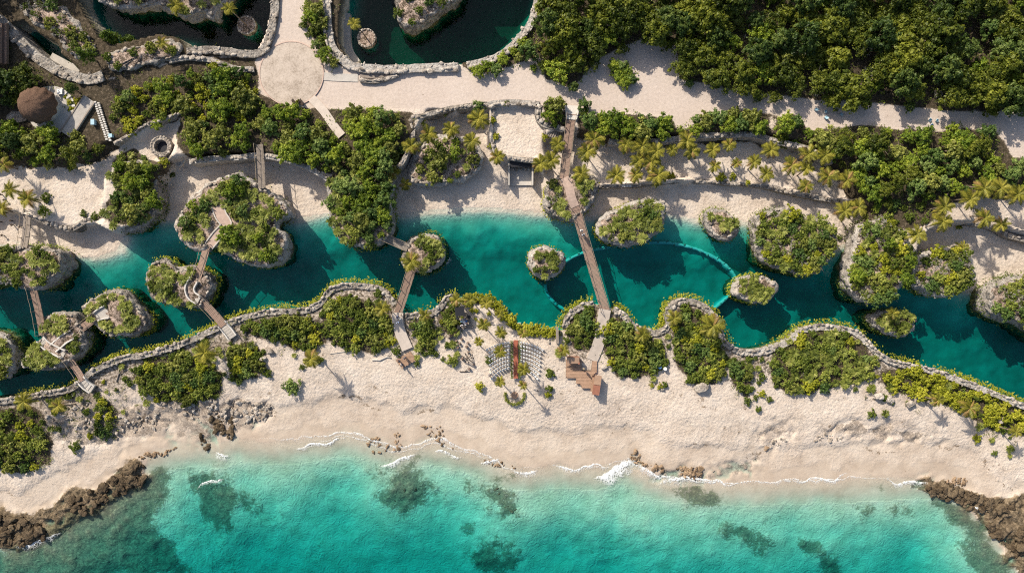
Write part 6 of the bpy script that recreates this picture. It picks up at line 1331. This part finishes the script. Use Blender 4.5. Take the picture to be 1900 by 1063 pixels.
# ------------------------------------------------------------------ people
def skin_mesh(name, verts, edges, rad, mat, lv=1):
    me = bpy.data.meshes.new(name + '_cage'); me.from_pydata(verts, edges, []); o = bpy.data.objects.new('tmp', me); COL.objects.link(o)
    m = o.modifiers.new('s', 'SKIN'); sv = me.skin_vertices[0].data
    for i, r_ in enumerate(rad): sv[i].radius = (r_, r_)
    sv[0].use_root = True
    sb = o.modifiers.new('d', 'SUBSURF'); sb.levels = lv; sb.render_levels = lv
    dg = bpy.context.evaluated_depsgraph_get(); out = bpy.data.meshes.new_from_object(o.evaluated_get(dg)); out.name = name; bpy.data.objects.remove(o); bpy.data.meshes.remove(me)
    out.materials.clear(); out.materials.append(mat); out.polygons.foreach_set('use_smooth', np.ones(len(out.polygons), bool)); return out
M_SKIN = simple_mat('skin', (.38, .235, .165), .08, 3, .6, .3); M_HAIR = simple_mat('hair', (.03, .02, .015), .2, 8, .6, .3)
CLOTH = {k: simple_mat('cloth_' + k, c, .1, 5, .85, .15) for k, c in {'white': (.72, .71, .69), 'blue': (.10, .19, .42), 'navy': (.03, .04, .09), 'red': (.4, .06, .05), 'pale': (.45, .55, .66), 'grey': (.2, .2, .21)}.items()}
BODY = {}
def body(pose):
    if pose in BODY: return BODY[pose]
    sit = pose == 'sit'; dz = -.45 if sit else 0
    v = [(0, 0, .95+dz), (0, 0, 1.2+dz), (0, 0, 1.42+dz), (0, .0, 1.52+dz), (0, -.02, 1.62+dz), (0, -.03, 1.72+dz)]; e = [(0, 1), (1, 2), (2, 3), (3, 4), (4, 5)]; r_ = [.14, .13, .15, .055, .085, .075]
    def chain(root, pts, rr):
        k = root
        for p, q in zip(pts, rr): v.append(p); r_.append(q); e.append((k, len(v)-1)); k = len(v)-1
        return k
    stride = .18 if pose == 'walk' else 0
    for s in (-1, 1):
        hd = chain(2, [(s*.19, 0, 1.40+dz), (s*.24, .05*s*stride*5, 1.14+dz), (s*.25, -.06 - s*stride*.6, .90+dz), (s*.25, -.08 - s*stride*.6, .83+dz)], [.062, .048, .034, .03])
        hx, hy, hz = v[hd]
        for q, (dx, L_) in enumerate(((-.03, .07), (-.01, .085), (.01, .08), (.03, .065))): chain(hd, [(hx+dx, hy-.01, hz-L_*.5), (hx+dx, hy-.02, hz-L_)], [.009, .008])
        chain(hd, [(hx, hy-.04, hz-.02), (hx, hy-.06, hz-.045)], [.01, .009])
        if sit: chain(0, [(s*.10, 0, .47), (s*.12, -.44, .48), (s*.12, -.46, .08), (s*.12, -.60, .04)], [.095, .065, .042, .035])
        else: chain(0, [(s*.10, 0, .88), (s*.11, -s*stride, .48), (s*.11, -s*stride*.9 + .05, .08), (s*.11, -s*stride*.9 - .12, .035)], [.095, .065, .042, .035])
    BODY[pose] = (v, e, r_, skin_mesh('body', v, e, r_, M_SKIN)); return BODY[pose]
GARM = {}
def garment(pose, which, col):
    k = (pose, which, col)
    if k in GARM: return GARM[k]
    v, e, r_, _ = body(pose); v = list(v)
    n0 = 6; arm = 4 + 8 + 2; leg = 4; per = arm + leg
    if which == 'shirt': idx = [0, 1, 2] + [n0 + s*per + j for s in (0, 1) for j in (0, 1)]; g = .028
    else: idx = [0] + [n0 + s*per + arm + j for s in (0, 1) for j in (0, 1, 2)]; g = .03
    mp = {q: i for i, q in enumerate(idx)}; ee = [(mp[a], mp[b]) for a, b in e if a in mp and b in mp]
    GARM[k] = skin_mesh(which, [v[q] for q in idx], ee, [r_[q] + g for q in idx], CLOTH[col]); return GARM[k]
mb = MB(); mb.lathe([(.105, 1.66), (.112, 1.73), (.09, 1.80), (.04, 1.835), (.001, 1.84)], 14); HAIR = mb.mesh('hair', M_HAIR, True)
mb = MB(); mb.add([(-.012, -.125, 1.655), (.012, -.125, 1.655), (0, -.15, 1.66), (0, -.12, 1.70)], [(0, 1, 2), (1, 3, 2), (3, 0, 2), (0, 3, 1)])
for s in (-1, 1): mb.box((s*.035, -.112, 1.70), (.025, .012, .012)); mb.box((s*.098, -.02, 1.68), (.02, .04, .06))
mb.box((0, -.112, 1.625), (.05, .012, .012)); FACE = mb.mesh('face', M_SKIN)
def person(px, py, zf, label, pose='stand', shirt='white', trousers='navy', rz=0.0, group=None):
    x, y = P2(px, py, zf + 1.0); rt = thing('person', label, 'person', (x, y, zf), rz, group); dz = -.45 if pose == 'sit' else 0
    obj('body', body(pose)[3], rt); obj('shirt', garment(pose, 'shirt', shirt), rt); obj('trousers', garment(pose, 'trousers', trousers), rt); h_ = obj('hair', HAIR, rt, (0, -.025, dz)); obj('face', FACE, rt, (0, 0, dz))
person(1079, 428, 4.0, 'person in white walking on the long footbridge', 'walk', 'white', 'white', .3); person(1082, 436, 3.95, 'person in pale blue walking behind on the long footbridge', 'walk', 'pale', 'grey', .3)
person(737, 588, 2.82, 'person in blue shirt at the landing of the palm islet bridge, nearest the bridge', 'stand', 'blue', 'navy', 1.0); person(741, 592, 2.78, 'person in white at the landing of the palm islet bridge', 'stand', 'white', 'pale', 2.6); person(738, 599, 2.7, 'person in pale blue walking down the sandy bridge path', 'walk', 'pale', 'blue', .2)
person(740, 670, zk+.04, 'person in navy standing on the small square deck', 'stand', 'navy', 'grey', 2.0); person(745, 677, zk+.04, 'person in white standing on the small square deck', 'stand', 'white', 'navy', -1.0); person(751, 664, zk+.04, 'person in grey standing on the small square deck', 'stand', 'grey', 'navy', .7)
person(857, 604, zs_+.04, 'musician in white at the front of the stage', 'stand', 'white', 'navy', .2); person(866, 600, zs_+.04, 'musician in navy at the right of the stage', 'stand', 'navy', 'navy', -.4); person(861, 592, zs_+.04, 'musician in blue behind the drums', 'stand', 'blue', 'navy', 0)
person(976, 692, gz(*P2(976, 692, 2)), 'guest in navy standing beside the right chairs', 'stand', 'navy', 'white', 2.5); person(909, 696, gz(*P2(909, 696, 2)), 'guest in grey standing left of the chairs', 'walk', 'grey', 'navy', 1.2)
